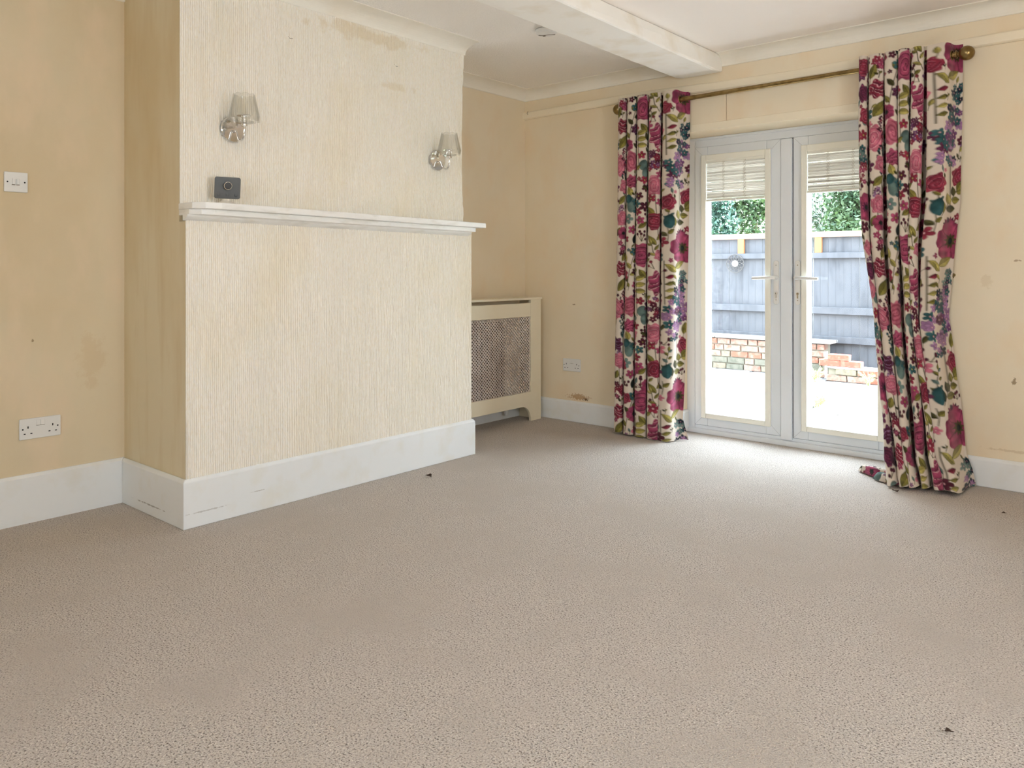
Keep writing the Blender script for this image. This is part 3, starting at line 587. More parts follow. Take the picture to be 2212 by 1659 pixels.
def curtain(label, cuts, ztop, col0, shape, seed, hem):
    """cuts: x of the fold creases at the pole; shape(x,y,z,s,k,th)->x,y,z for the hang"""
    ncol = len(cuts) - 1; W = int(ncol * CW / RES); H = int((ztop + hem) / .0036)
    s = np.linspace(0, ncol, W)[None, :] * np.ones((H, 1)); t = np.linspace(0, ztop + hem, H)[:, None] * np.ones((1, W))
    th = 2 * np.pi * s; kk = np.minimum(np.floor(s), ncol - 1).astype(int)
    cuts = np.array(cuts); per = np.diff(cuts)[kk]
    base = np.interp(s, np.arange(ncol + 1), cuts)
    X, Y, Z = shape(base, per, th, s, t, kk)
    P = np.stack([X, Y, Z], -1)
    cx = (P[:-1, :-1] + P[1:, 1:]) / 2; pz = PZ0 + (PZ1 - PZ0) * (cx[..., 0] - PX0) / (PX1 - PX0)
    hole = np.hypot(cx[..., 1] - PY, cx[..., 2] - pz) < .0185
    me = grid_mesh('curtain_cloth', P, ~hole)
    u = np.clip(((col0 + s / 1.0) * CW / RES).astype(int), 0, pw - 1); v = np.clip((t / RES).astype(int), 0, ph_ - 1)
    # bilinear lookup for smooth edges
    fu = (col0 + s) * CW / RES - .5; fv = t / RES - .5; iu = np.clip(np.floor(fu).astype(int), 0, pw - 2); iv = np.clip(np.floor(fv).astype(int), 0, ph_ - 2)
    a = np.clip(fu - iu, 0, 1)[..., None]; b = np.clip(fv - iv, 0, 1)[..., None]
    colr = can[iv, iu] * (1 - a) * (1 - b) + can[iv, iu + 1] * a * (1 - b) + can[iv + 1, iu] * (1 - a) * b + can[iv + 1, iu + 1] * a * b
    ca = me.color_attributes.new('print', 'FLOAT_COLOR', 'POINT'); ca.data.foreach_set('color', np.concatenate([colr, np.ones(colr.shape[:2] + (1,))], -1).astype(np.float32).reshape(-1))
    e = empty('curtain', (float(cuts.mean()), PY, 0), label, 'curtain', group='floral curtains at the garden doors')
    link('cloth', me, clothm, e)
    # eyelet ring at each place the cloth crosses the pole
    row = np.argmin(np.abs(Z[:, W // 2] - (PZ0 + PZ1) / 2)); d = Y[row] - PY; cr = np.where(d[:-1] * d[1:] < 0)[0]; ringm = None
    for c in cr:
        x, y = X[row, c], PY; tx, ty = X[row, min(c + 3, W - 1)] - X[row, max(c - 3, 0)], Y[row, min(c + 3, W - 1)] - Y[row, max(c - 3, 0)]
        zc = PZ0 + (PZ1 - PZ0) * (x - PX0) / (PX1 - PX0)
        if ringm is None:
            mb = MB(); N, n2 = 24, 8; vs = []; fs = []
            for i in range(N):
                for j in range(n2):
                    aa, bb = 2 * math.pi * i / N, 2 * math.pi * j / n2; r = .0215 + .0042 * math.cos(bb); vs.append((.0035 * math.sin(bb), r * math.cos(aa), r * math.sin(aa)))
            for i in range(N):
                for j in range(n2): fs.append((i * n2 + j, ((i + 1) % N) * n2 + j, ((i + 1) % N) * n2 + (j + 1) % n2, i * n2 + (j + 1) % n2))
            ringm = mb.add(vs, fs).mesh('eyelet'); ringm.materials.append(brass); ringm.shade_smooth()
        r = bpy.data.objects.new('eyelet', ringm); C.objects.link(r); r.parent = e; r.matrix_parent_inverse = parent_matrix(e).inverted()
        r.location = (float(x), y, float(zc)); r.rotation_euler = (0, 0, math.atan2(ty, tx) - math.pi / 2)
    return e
def shapeL(base, per, th, s, t, kk):
    z = 2.185 - t; f = np.clip(t / 2.185, 0, 1)
    A = .058 + .008 * f + .006 * vnoise(s * 1.3, t * 1.5, 51); b = per * np.where(s > s.max() - .5, .10, .29 + .02 * f)
    x = base + b * np.sin(2 * th) + .006 * np.sin(t * 2.1 + s) * f; y = 4.372 + A * np.cos(th) - .022 * f
    x = x - .055 * f ** 2 * np.clip((s - 4.0), 0, 1) * 1.0 + .0 * f - .012 * f * np.clip(1 - s / 5, 0, 1)
    x = x + .05 * np.clip((t - 2.05) / .13, 0, 1) * np.clip(s - 4.6, 0, .4) / .4
    wr = .003 * (vnoise(s * 6, t * 5, 52) - .5) * f; y = y + wr; x = x + wr
    y = np.minimum(y, YW - .024)
    z = np.maximum(z, .006) + .012 * f * np.clip(1 - s / 3, 0, 1)
    return x, y, z
curtain('floral curtain hanging straight, left of the garden doors', [-2.812, -2.745, -2.67, -2.585, -2.49, -2.345], 2.185, 1, shapeL, 5, -.003)
def shapeR(base, per, th, s, t, kk):
    zt = 2.192 - .004 * np.abs(np.sin(th)); z = zt - t; f = np.clip(t / 2.19, 0, 1)
    n = s.max()
    # hang: left and right outlines drift towards the wall side, waist at 0.9 m, spread at the hem
    zc = np.clip(z, 0, 2.2)
    xl = np.interp(zc, [0, .12, .40, .83, 1.23, 1.45, 1.9, 2.2], [-1.10, -1.145, -1.19, -1.23, -1.285, -1.30, -1.31, -1.31])
    xr = np.interp(zc, [0, .08, .15, .53, .83, 1.18, 1.40, 1.9, 2.2], [-.775, -.79, -.815, -.865, -.90, -.875, -.85, -.84, -.838])
    q = (base + 1.31) / (1.31 - .838); wob = .012 * np.sin(2.3 * z + s * 1.7) * np.sin(np.pi * q) * np.clip(f * 2, 0, 1); x = xl + (xr - xl) * q + wob
    sq = (xr - xl) / (1.31 - .838)
    A = .055 + .022 * f + .016 * (vnoise(s * .9 + 3, t * 1.2, 61) - .4) + .03 * np.clip((.35 - zc) / .35, 0, 1); b = per * sq * (.27 + .07 * vnoise(s * .8, t * 1.4 + 9, 62))
    last = np.clip((s - (n - 1)), 0, 1)
    b = b * np.interp(s, [n - .56, n - .42, n], [1, .15, .1])
    cosv = np.cos(th); cosv = np.where(last > 0, np.sign(cosv) * np.abs(cosv) ** .6, cosv)
    x = x + b * np.sin(2 * th)
    y = 4.372 + A * cosv - .03 * f - .10 * np.clip((.45 - zc) / .45, 0, 1) ** 1.5 * (1 - .45 * q)
    wr = .010 * (vnoise(s * 4 + t * 2, t * 4, 63) - .5) * np.clip(f * 1.4 - .2, 0, 1) + .012 * (vnoise(s * 3 - t * 6, t * 9, 64) - .5) * np.clip((.5 - zc) / .5, 0, 1)
    x = x + wr; y = y + wr
    # hem that lies on the carpet
    over = np.clip(-z, 0, None); zz = np.maximum(z, 0)
    bul = np.clip(1 - np.abs(z) / .09, 0, 1)
    y = y - .035 * bul * (cosv < .4) ; y = y + over * .55 * np.clip(.5 - cosv, 0, 1)
    z2 = zz + .007 + .018 * bul * (.5 + .5 * np.sin(th * 1.0 + 9 * x)) * (z < .06) + over * .25 * (.5 + .5 * np.sin(th * 1.5 + 1))
    # the leading edge trails out to the left across the carpet
    tail = np.clip((.7 - s) / .7, 0, 1) * np.clip((.16 - z) / .16, 0, 1.6)
    x = x - .03 * tail
    y = np.minimum(y, YW - .024)
    return x, y, np.maximum(z2, .005)
cr_ = curtain('floral curtain right of the garden doors, its hem puddling on the carpet', [-1.31, -1.262, -1.183, -1.115, -1.055, -.99, -.838], 2.192, 0, shapeR, 6, .06)
def trail(p0, p1, h0, h1, w0, w1, cs, ct, seed):
    """a fold of the hem lying on the carpet: an arched, crumpled strip of the same cloth"""
    U, V = 70, 60; u = np.linspace(0, 1, U)[:, None] * np.ones((1, V)); v = np.linspace(-1, 1, V)[None, :] * np.ones((U, 1))
    d = np.array([p1[0] - p0[0], p1[1] - p0[1]]); L = np.hypot(*d); d = d / L; nn = np.array([-d[1], d[0]])
    wd = w0 + (w1 - w0) * u; hh = h0 + (h1 - h0) * u; bend = .02 * np.sin(np.pi * u)
    side = wd * np.sin(v * 1.9) * .62 + bend; z = .006 + hh * np.clip(np.cos(v * 1.75), 0, 1) ** .7 * (1 - .9 * np.clip((u - .82) / .18, 0, 1) ** 2)
    z = z + .010 * (vnoise(u * 5 + seed, v * 4 + 9, 71) - .4) * (z > .01); side = side + .008 * (vnoise(u * 7, v * 3 + seed, 72) - .5)
    P = np.stack([p0[0] + d[0] * u * L + nn[0] * side, p0[1] + d[1] * u * L + nn[1] * side, np.maximum(z, .004)], -1)
    me = grid_mesh('trailing_hem', P); iu = np.clip(((cs + u * L) / RES).astype(int), 0, pw - 1); iv = np.clip(((ct + v * .09) / RES).astype(int), 0, ph_ - 1)
    ca = me.color_attributes.new('print', 'FLOAT_COLOR', 'POINT'); ca.data.foreach_set('color', np.concatenate([can[iv, iu], np.ones((U, V, 1))], -1).astype(np.float32).reshape(-1))
    link('trailing_hem', me, clothm, cr_)
trail((-1.10, 4.24), (-1.305, 4.36), .052, .040, .034, .030, .45, 1.36, 1)
trail((-1.04, 4.20), (-1.20, 4.245), .060, .036, .042, .034, .62, .66, 2)

# ------------------------------------------------------------------ radiator and its cover
rc = empty('radiator_cover', (-3.6, 3.84, 0), 'cream radiator cover with diamond mesh front in the alcove', 'radiator cover')
RX = -3.503
MB().box(XL + .02, RX + .008, 3.30, 4.392, .857, .872).build('top_board', mdf, rc, bevel=.002)
fr = MB()
y0, y1, t_ = 3.30, 4.385, .018
fr.box(RX - t_, RX, y0, 4.272, .738, .834)                              # top rail
out = [(4.385, 0), (4.275, 0)] + [(4.275 - .095 * (1 - math.cos(math.radians(a))), .109 * math.sin(math.radians(a))) for a in range(10, 91, 10)] + [(3.40, .109), (3.30, .109)] + [(3.30, .206), (4.272, .206), (4.272, .857), (4.385, .857)]
# stile, foot and lower rail cut from one board
st = MB(); n = len(out)
bm = bmesh.new(); vv = [bm.verts.new((RX, a, b)) for a, b in out]; f = bm.faces.new(vv); r = bmesh.ops.extrude_face_region(bm, geom=[f])
bmesh.ops.translate(bm, vec=(-t_, 0, 0), verts=[e for e in r['geom'] if isinstance(e, bmesh.types.BMVert)]); bmesh.ops.recalc_face_normals(bm, faces=bm.faces)
bmesh.ops.triangulate(bm, faces=[f_ for f_ in bm.faces if len(f_.verts) > 4])
me = bpy.data.meshes.new('front_board'); bm.to_mesh(me); bm.free(); link('front_board', me, mdf, rc)
fr.build('top_rail', mdf, rc, bevel=.002)
MB().box(XL + .02, RX - t_, 4.367, 4.385, 0, .857).build('side_panel', mdf, rc)
mb = MB(); dy, dz, hw = .0262, .0232, .0030; ya, yb, za, zb = 3.30, 4.272, .20, .738
def clipseg(p, q):
    (a, b), (c, d) = p, q; t0, t1 = 0., 1.
    for lo, hi, o_, dd in ((ya, yb, a, c - a), (za, zb, b, d - b)):
        ta, tb = (lo - o_) / dd, (hi - o_) / dd
        if ta > tb: ta, tb = tb, ta
        t0, t1 = max(t0, ta), min(t1, tb)
    return None if t0 >= t1 else ((a + (c - a) * t0, b + (d - b) * t0), (a + (c - a) * t1, b + (d - b) * t1))
for sgn in (1, -1):
    for i in range(-40, 90):
        p = (ya + i * dy, za if sgn > 0 else zb); Lz = .6; q = (p[0] + Lz * dy / dz, p[1] + sgn * Lz); c_ = clipseg(p, q)
        if not c_: continue
        (a, b), (c, d) = c_; L = math.hypot(c - a, d - b)
        if L < .004: continue
        nx, nz = -(d - b) / L * hw, (c - a) / L * hw; x0, x1 = (RX - .012, RX - .0105) if sgn > 0 else (RX - .0103, RX - .0088)
        mb.add([(x0, a - nx, b - nz), (x0, a + nx, b + nz), (x0, c + nx, d + nz), (x0, c - nx, d - nz), (x1, a - nx, b - nz), (x1, a + nx, b + nz), (x1, c + nx, d + nz), (x1, c - nx, d - nz)],
               [(0, 1, 2, 3), (4, 5, 6, 7), (0, 1, 5, 4), (2, 3, 7, 6), (1, 2, 6, 5), (0, 3, 7, 4)])
mo = mb.build('mesh_panel', meshm, rc); mo['kind'] = 'stuff'
ra = empty('radiator', (-3.64, 3.7, .12), 'panel radiator behind the mesh of the alcove radiator cover', 'radiator')
mb = MB().box(-3.68, -3.63, 3.32, 4.12, .15, .70)
mb.build('panel', radm, ra, bevel=.01)
for i in range(16):
    y = 3.345 + i * .05
    MB().box(-3.63, -3.618, y, y + .03, .18, .67).build('fin', radm, ra, bevel=.004)
MB().tube([(-3.64, 4.13, .17), (-3.64, 4.165, .17), (-3.64, 4.165, .04)], .011, 10).lathe([(.016, 0), (.018, .03), (.012, .05)], 12, Matrix.Translation((-3.64, 4.165, .045))).build('valve', plastic, ra)

# ------------------------------------------------------------------ sockets and switch
def plate(name, x, yc, zc, wd, hd, face, label, cat, kind):
    """face: 'L' on left wall (faces +x), 'F' on far wall (faces -y)"""
    e = empty(name, (x, yc, zc) if face == 'L' else (x, yc, zc), label, cat)
    e.rotation_euler = (0, 0, 0)
    def T(u, v, d):   # u right as seen, v up, d out of the wall
        return (x + d, yc + u, zc + v) if face == 'L' else (x + u, yc - d, zc + v)
    def bx(nm, u0, u1, v0, v1, d0, d1, m, par, bev=0):
        a, b = T(u0, v0, d0), T(u1, v1, d1)
        return MB().box(min(a[0], b[0]), max(a[0], b[0]), min(a[1], b[1]), max(a[1], b[1]), min(a[2], b[2]), max(a[2], b[2])).build(nm, m, par, bevel=bev)
    pl_ = bx('faceplate', -wd / 2, wd / 2, -hd / 2, hd / 2, 0, .009, plastic, e, .003)
    def disc(u, v, r):
        M = Matrix.Translation(T(u, v, .0088)) @ (Matrix.Rotation(math.radians(90), 4, 'Y') if face == 'L' else Matrix.Rotation(math.radians(90), 4, 'X'))
        MB().lathe([(r, 0), (r, .0008)], 12, M).build('screw', dark, e)
    if kind == 'socket':
        sy = hd / .086; sx_ = wd / .146
        for s_ in (-1, 1):
            c = s_ * .0435 * sx_
            bx('pin_slot', c - .0022, c + .0022, .002, .0115, .0088, .0094, dark, e)
            for q in (-1, 1): bx('pin_slot', c + q * .0115 * sx_ - .0038, c + q * .0115 * sx_ + .0038, -.0215 * sy, -.0215 * sy + .0042, .0088, .0094, dark, e)
            disc(s_ * .0615 * sx_, 0, .0032)
            bx('rocker', s_ * .0075 * sx_ - .0068 * sx_, s_ * .0075 * sx_ + .0068 * sx_, .012 * sy, .034 * sy, .009, .0115, plastic, e, .001)
        bx('rocker_gap', -.0152 * sx_, .0152 * sx_, .0105 * sy, .012 * sy, .0088, .0096, mat('shadow_gap', S(110, 95, 75), .7), e)
    else:
        for c in (-.0095, .0065):
            bx('rocker', c - .0055, c + .0055, -.0105, .014, .009, .013, plastic, e, .0015)
            bx('rocker_gap', c - .0065, c + .0065, -.013, -.0105, .0088, .0096, bpy.data.materials['shadow_gap'], e)
        for s_ in (-1, 1): disc(s_ * .032, 0.0, .0032)
    return e
plate('wall_socket', XN, 1.218, .397, .160, .088, 'L', 'white double socket low on the left wall', 'socket', 'socket')
plate('wall_socket', -3.277, YW, .396, .152, .088, 'F', 'white double socket beside the radiator cover', 'socket', 'socket')
plate('light_switch', XN, 1.126, 1.441, .088, .084, 'L', 'white two gang light switch on the left wall', 'switch', 'switch')

# ------------------------------------------------------------------ wall lamps
shadem = glass('clear_shade_glass', (.97, .97, .96, 1), 1.5, .10, (.62, .61, .59, 1), refl=1.2)
def lamp(yc, zc, label):
    e = empty('wall_lamp', (XU + .003, yc, zc), label, 'wall lamp', group='chrome wall lamps over the mantel')
    RX_ = Matrix.Translation((XU + .002, yc, zc)) @ Matrix.Rotation(math.radians(90), 4, 'Y')
    MB().lathe([(.055, 0), (.057, .004), (.057, .018), (.054, .021), (.0, .0215)], 40, RX_, caps=False).build('backplate', chrome, e, smooth=True)
    x0 = XU + .024
    arm = [(x0, yc, zc - .012), (x0 + .012, yc, zc - .006), (x0 + .022, yc, zc - .012), (x0 + .032, yc, zc - .034), (x0 + .044, yc, zc - .050), (x0 + .058, yc, zc - .056), (x0 + .072, yc, zc - .050), (x0 + .082, yc, zc - .034), (x0 + .086, yc, zc - .012), (x0 + .086, yc, zc + .004)]
    MB().tube(arm, .0042, 12).build('arm', chrome, e, smooth=True)
    lx = x0 + .086
    MB().lathe([(.006, 0), (.014, .002), (.014, .010), (.010, .014), (.010, .040), (.012, .042), (.012, .046)], 20, Matrix.Translation((lx, yc, zc + .002))).build('lamp_holder', chrome, e, smooth=True)
    MB().lathe([(.012, .010), (.034, .012), (.040, .017), (.040, .020), (.032, .016), (.012, .014)], 28, Matrix.Translation((lx, yc, zc + .004)), caps=False).build('glass_dish', shadem, e, smooth=True)
    MB().lathe([(.010, .048), (.010, .052), (.030, .050), (.031, .047), (.012, .046)], 24, Matrix.Translation((lx, yc, zc)), caps=False).build('shade_carrier', chrome, e, smooth=True)
    n = 8; zb, zt, rb, rt = zc + .028, zc + .138, .066, .042
    mb = MB(); me = None; k = 6
    vs = []
    for lay in (0, 1):
        for j in range(k + 1):
            f = j / k; z = zb + (zt - zb) * f; r = rb + (rt - rb) * f ** .9 - lay * .004
            if j == 0: r -= .006; z -= .001
            hwid = r * math.tan(math.pi / n) * .985
            if j == 0: hwid *= .72
            if j == k: hwid *= .86
            for i in range(5):
                q = -1 + i * .5; bulge = .0035 * (1 - q * q); vs.append((r + bulge, hwid * q, z + (.004 * (1 - q * q) if j == k else 0) - (.004 * (1 - q * q) if j == 0 else 0)))
    m_ = 5 * (k + 1); fs = []
    for j in range(k):
        for i in range(4):
            a = j * 5 + i; fs += [(a, a + 1, a + 6, a + 5), (m_ + a, m_ + a + 5, m_ + a + 6, m_ + a + 1)]
        for i in (0, 4): a = j * 5 + i; fs.append((a, a + 5, m_ + a + 5, m_ + a))
    for i in range(4): fs += [(i, m_ + i, m_ + i + 1, i + 1), (k * 5 + i, k * 5 + i + 1, m_ + k * 5 + i + 1, m_ + k * 5 + i)]
    vs = [(x, y, z - zc) for x, y, z in vs]; me = mb.add(vs, fs).mesh('glass_panel'); me.materials.append(shadem); me.shade_smooth()
    try: me.set_sharp_from_angle(angle=math.radians(40))
    except Exception: pass
    for i in range(n):
        o = bpy.data.objects.new('glass_panel', me); C.objects.link(o); o.parent = e; o.matrix_parent_inverse = parent_matrix(e).inverted()
        o.location = (lx, yc, zc); o.rotation_euler = (0, 0, 2 * math.pi * (i + .5) / n)
    return e
lamp(1.803, 1.690, 'chrome wall lamp with clear glass shade above the thermostat')
lamp(3.045, 1.684, 'chrome wall lamp with clear glass shade near the alcove end of the mantel')

# ------------------------------------------------------------------ thermostat on the mantel
th_ = empty('thermostat', (-3.10, 1.745, 1.35), 'dark grey square thermostat on a white stand at the left of the mantel', 'thermostat')
M0 = Matrix.Translation((-3.108, 1.738, 1.352)) @ Matrix.Rotation(math.radians(-17), 4, 'Z')
whitep = mat('thermostat_white', S(222, 216, 204), .4); darkp = mat('thermostat_grey_face', S(72, 74, 75), .35)
def rsq(hw_, r, z0, z1, M, name, m, par, hh=None):
    hh = hh or hw_; pl = []
    for cx, cy, a0 in ((1, 1, 0), (-1, 1, 90), (-1, -1, 180), (1, -1, 270)):
        for a in range(0, 91, 15): pl.append((cx * (hw_ - r) + r * math.cos(math.radians(a0 + a)), cy * (hh - r) + r * math.sin(math.radians(a0 + a))))
    return MB().prism(pl, z0, z1, lambda p, q, h: M @ Vector((h, p, q))).build(name, m, par, bevel=.0015)
MB().lathe([(.036, 0), (.038, .003), (.034, .007), (.022, .016), (.020, .024)], 28, M0 @ Matrix.Translation((-.01, 0, 0)) @ Matrix.Scale(.8, 4, (1, 0, 0))).build('stand', whitep, th_, smooth=True)
MT = M0 @ Matrix.Translation((0, 0, .072)) @ Matrix.Rotation(math.radians(9), 4, 'Y')
rsq(.0545, .010, -.018, .010, MT, 'body', whitep, th_, .047)
fp = rsq(.0535, .009, .010, .013, MT, 'face', darkp, th_, .046)
MC = MT @ Matrix.Translation((.013, -.001, .010)) @ Matrix.Rotation(math.radians(90), 4, 'Y')
MB().lathe([(.0175, 0), (.0175, .012), (.0165, .0135)], 32, MC).build('dial_rim', chrome, th_, smooth=True)
MB().lathe([(.0150, .0125), (.0150, .0142), (.001, .0146)], 32, MC).build('dial', mat('dial_black', S(30, 30, 31), .4), th_, smooth=True)
for u in (-.036, 0, .036):
    MB().lathe([(.0072, 0), (.0072, .0012), (.0058, .0016), (.0058, .0006), (.001, .0008)], 20, MT @ Matrix.Translation((.013, u, -.029)) @ Matrix.Rotation(math.radians(90), 4, 'Y')).build('button', darkp, th_)

# ------------------------------------------------------------------ smoke alarm on the ceiling
sa = empty('smoke_alarm', (-2.622, 3.329, 2.35), 'round white smoke alarm on the stippled ceiling beside the beam', 'smoke alarm')
Ms = Matrix.Translation((-2.622, 3.329, ZC)) @ Matrix.Rotation(math.pi, 4, 'X')
MB().lathe([(.058, 0), (.060, .006), (.060, .010)], 36, Ms).build('base', plastic, sa, smooth=True)
MB().lathe([(.050, .010), (.050, .013)], 36, Ms).build('vent_gap', mat('vent_shadow_grey', S(120, 112, 100), .8), sa)
MB().lathe([(.057, .013), (.059, .018), (.059, .026), (.052, .034), (.03, .037), (.001, .038)], 36, Ms).build('cover', plastic, sa, smooth=True)
MB().tube([(-2.66, 3.31, ZC - .0375), (-2.64, 3.325, ZC - .0385), (-2.61, 3.335, ZC - .0385), (-2.585, 3.36, ZC - .0365)], .0018, 6).build('seam', bpy.data.materials['vent_shadow_grey'], sa)
MB().box(-2.652, -2.636, 3.335, 3.345, ZC - .0385, ZC - .037).build('test_button', bpy.data.materials['vent_shadow_grey'], sa)

# ------------------------------------------------------------------ small things
rust = mat('dark_wire', S(60, 48, 38), .6)
for loc, lab in (((XU + .002, 2.102, 2.158), 'thin bent picture hook high on the chimney breast, nearer the left edge'), ((XU + .002, 2.751, 2.155), 'thin bent picture hook high on the chimney breast, nearer the alcove')):
    o = MB().tube([(loc[0], loc[1] - .012, loc[2] + .010), (loc[0] + .004, loc[1] - .006, loc[2] + .003), (loc[0] + .006, loc[1], loc[2]), (loc[0] + .006, loc[1] + .010, loc[2] + .002)], .0011, 6).build('picture_hook', rust)
    tag(o, lab, 'hook', 'picture hooks on the chimney breast')
o = MB().tube([(-3.655, YW - .032, 2.232), (-3.662, YW - .034, 2.222), (-3.662, YW - .034, 2.214), (-3.657, YW - .031, 2.208)], .0016, 6).build('wire_hook', rust); tag(o, 'tiny dark wire hook on the trunking at the alcove corner', 'hook')
o = (MB().tube([(-.886, YW, 1.05), (-.886, YW - .02, 1.048), (-.884, YW - .026, 1.038), (-.882, YW - .02, 1.030)], .0022, 8).lathe([(.009, 0), (.009, .003)], 12, Matrix.Translation((-.886, YW, 1.045)) @ Matrix.Rotation(math.radians(90), 4, 'X'))).build('tieback_hook', brass)
tag(o, 'small brass tieback hook on the wall right of the curtains', 'hook')
debm = mat('dark_leaf_scrap', S(62, 44, 34), .8)
def scrap(x, y, r, sd, label):
    rg = random.Random(sd); vs = []; N = 14
    for j in range(5):
        for i in range(N):
            a = 2 * math.pi * i / N; rr = r * (j / 4) * (1 + .25 * math.sin(3 * a + sd)); vs.append((x + rr * math.cos(a) * 1.25, y + rr * math.sin(a) * .75, .006 + .55 * r * (j / 4) ** 2 * (.5 + .5 * math.cos(2 * a + sd)) + rg.uniform(0, .002)))
    fs = [(j * N + i, j * N + (i + 1) % N, (j + 1) * N + (i + 1) % N, (j + 1) * N + i) for j in range(4) for i in range(N)]
    o = MB().add(vs, fs).build('leaf_scrap', debm); s = o.modifiers.new('thick', 'SOLIDIFY'); s.thickness = .0012; tag(o, label, 'debris', 'dark scraps lying on the carpet')
scrap(-2.955, 2.775, .016, 3, 'curled dark leaf scrap on the carpet by the chimney breast baseboard')
scrap(-1.053, 4.053, .012, 5, 'small dark scrap on the carpet in front of the puddled right curtain')
scrap(-.414, 2.032, .007, 8, 'tiny dark speck on the open carpet at the lower right')
scrap(-.60, 4.0, .007, 9, 'tiny dark speck on the shaded carpet near the right wall baseboard')

# ------------------------------------------------------------------ outside
G = -.12
stonem = mat('pale_paving', S(116, 116, 118), .9, bump=[((60, 60, 60), .5, .006), ((9, 9, 9), .4, .02)], var=[((11, 34, 11), S(22, 22, 24), .555, .60, 6), ((70, 120, 70), S(30, 30, 33), .60, .66, 3), ((40, 40, 40), S(104, 103, 101), .5, .75), ((5, 5, 5), S(134, 131, 126), .4, .7)])
earth = mat('gravel_bed', S(140, 136, 128), .95, bump=((90, 90, 90), .7, .01))
pa = empty('patio', (-2, 7, G), 'worn pale stone patio outside the garden doors', 'patio', kind='structure')
MB().box(-9, 5, YW + .345, 9.6, G - .2, G - .012).build('mortar_bed', earth, pa)
me_v = []
for v in range(4):
    bm = bmesh.new(); bmesh.ops.create_cube(bm, size=1); 
    for q in bm.verts: q.co.x += random.uniform(-.02, .02); q.co.y += random.uniform(-.02, .02); q.co.z += random.uniform(-.1, .1) if q.co.z > 0 else 0
    bmesh.ops.bevel(bm, geom=[e for e in bm.edges], offset=.02, segments=1, affect='EDGES'); m_ = bpy.data.meshes.new('paving_slab'); bm.to_mesh(m_); bm.free(); m_.materials.append(stonem); me_v.append(m_)
for r in range(7):
    x = -6.2 + (r % 2) * .33
    while x < 2.0:
        wd = random.choice([.45, .6, .75]); o = bpy.data.objects.new('paving_slab', random.choice(me_v)); C.objects.link(o); o.parent = pa; o.matrix_parent_inverse = parent_matrix(pa).inverted()
        o.location = (x + wd / 2, YW + .345 + .3 + r * .6, G - .02 + random.uniform(-.004, .003)); o.scale = (wd - .015, .585, .045); o.rotation_euler = (0, 0, random.uniform(-.01, .01)); x += wd
# fence
fblue = mat('weathered_blue_grey_fence_stain', S(70, 72, 78), .85, bump=((30, 30, 6), .3, .004), var=[((14, 14, 3), S(55, 57, 63), .45, .7), ((3, 3, 3), S(76, 77, 82), .45, .75)])
fnew = mat('new_pale_timber', S(140, 112, 96), .8, bump=((12, 60, 60), .2, .003), var=((4, 40, 40), S(124, 92, 72), .5, .75))
fpost = mat('orange_new_timber', S(150, 94, 56), .8, var=((30, 30, 5), S(134, 80, 46), .5, .75))
fe = empty('garden_fence', (-3, 9.03, G), 'blue grey closeboard garden fence with a pale new top rail', 'fence')
bm_v = []
for v in range(3):
    mb = MB().box(-.0415, .0415, -.008, .008, 0, 1.55); vs = mb.v; mb.v = [(x + random.uniform(-.0015, .0015), y + (.005 if x > 0 else 0), z) for x, y, z in vs]
    m_ = mb.mesh('board'); m_.materials.append(fblue); bm_v.append(m_)
x = -7.0
while x < 1.8:
    o = bpy.data.objects.new('board', random.choice(bm_v)); C.objects.link(o); o.parent = fe; o.matrix_parent_inverse = parent_matrix(fe).inverted()
    o.location = (x, 9.04, G + .0); o.rotation_euler = (0, random.uniform(-.003, .003), random.uniform(-.04, .04)); x += .0845 + (0.004 if random.random() < .12 else 0)
for z0, z1 in ((1.192, 1.256), (.562, .641), (.239, .313)):
    MB().box(-7, 1.8, 8.985, 9.028, z0, z1).build('rail', fblue, fe, bevel=.004)
MB().box(-7, 1.8, 8.985, 9.065, 1.43, 1.493).build('top_rail', fnew, fe, bevel=.003)
for x in (-4.12, -3.195, -2.27, -1.35, -5.05):
    MB().box(x, x + .078, 8.99, 9.028, 1.256, 1.43).build('spacer_block', fpost, fe, bevel=.003)
# fence ornament
om = mat('bronze_grey_filigree', S(66, 64, 64), .6, .2)
on = empty('fence_ornament', (-4.14, 8.98, 1.14), 'round filigree metal ornament hung on the fence, seen through the left door', 'garden ornament')
mb = MB()
for i in range(12):
    for rr, off, q in ((.055, 0, .020), (.088, .5, .022)):
        a = 2 * math.pi * (i + off) / 12; cx, cz = -4.145 + rr * math.cos(a), 1.135 + rr * math.sin(a)
        mb.tube([(cx + q * math.cos(b * math.pi / 5), 8.972, cz + q * math.sin(b * math.pi / 5)) for b in range(11)], .0035, 5, False)
for rr in (.112, .034): mb.tube([(-4.145 + rr * math.cos(b * math.pi / 16), 8.972, 1.135 + rr * math.sin(b * math.pi / 16)) for b in range(33)], .004, 5, False)
mb.build('filigree', om, on)
MB().lathe([(.04, 0), (.036, .012), (.001, .02)], 24, Matrix.Translation((-4.145, 8.975, 1.135)) @ Matrix.Rotation(math.radians(90), 4, 'X')).build('centre_boss', mat('pale_ceramic', S(235, 225, 218), .4), on, smooth=True)
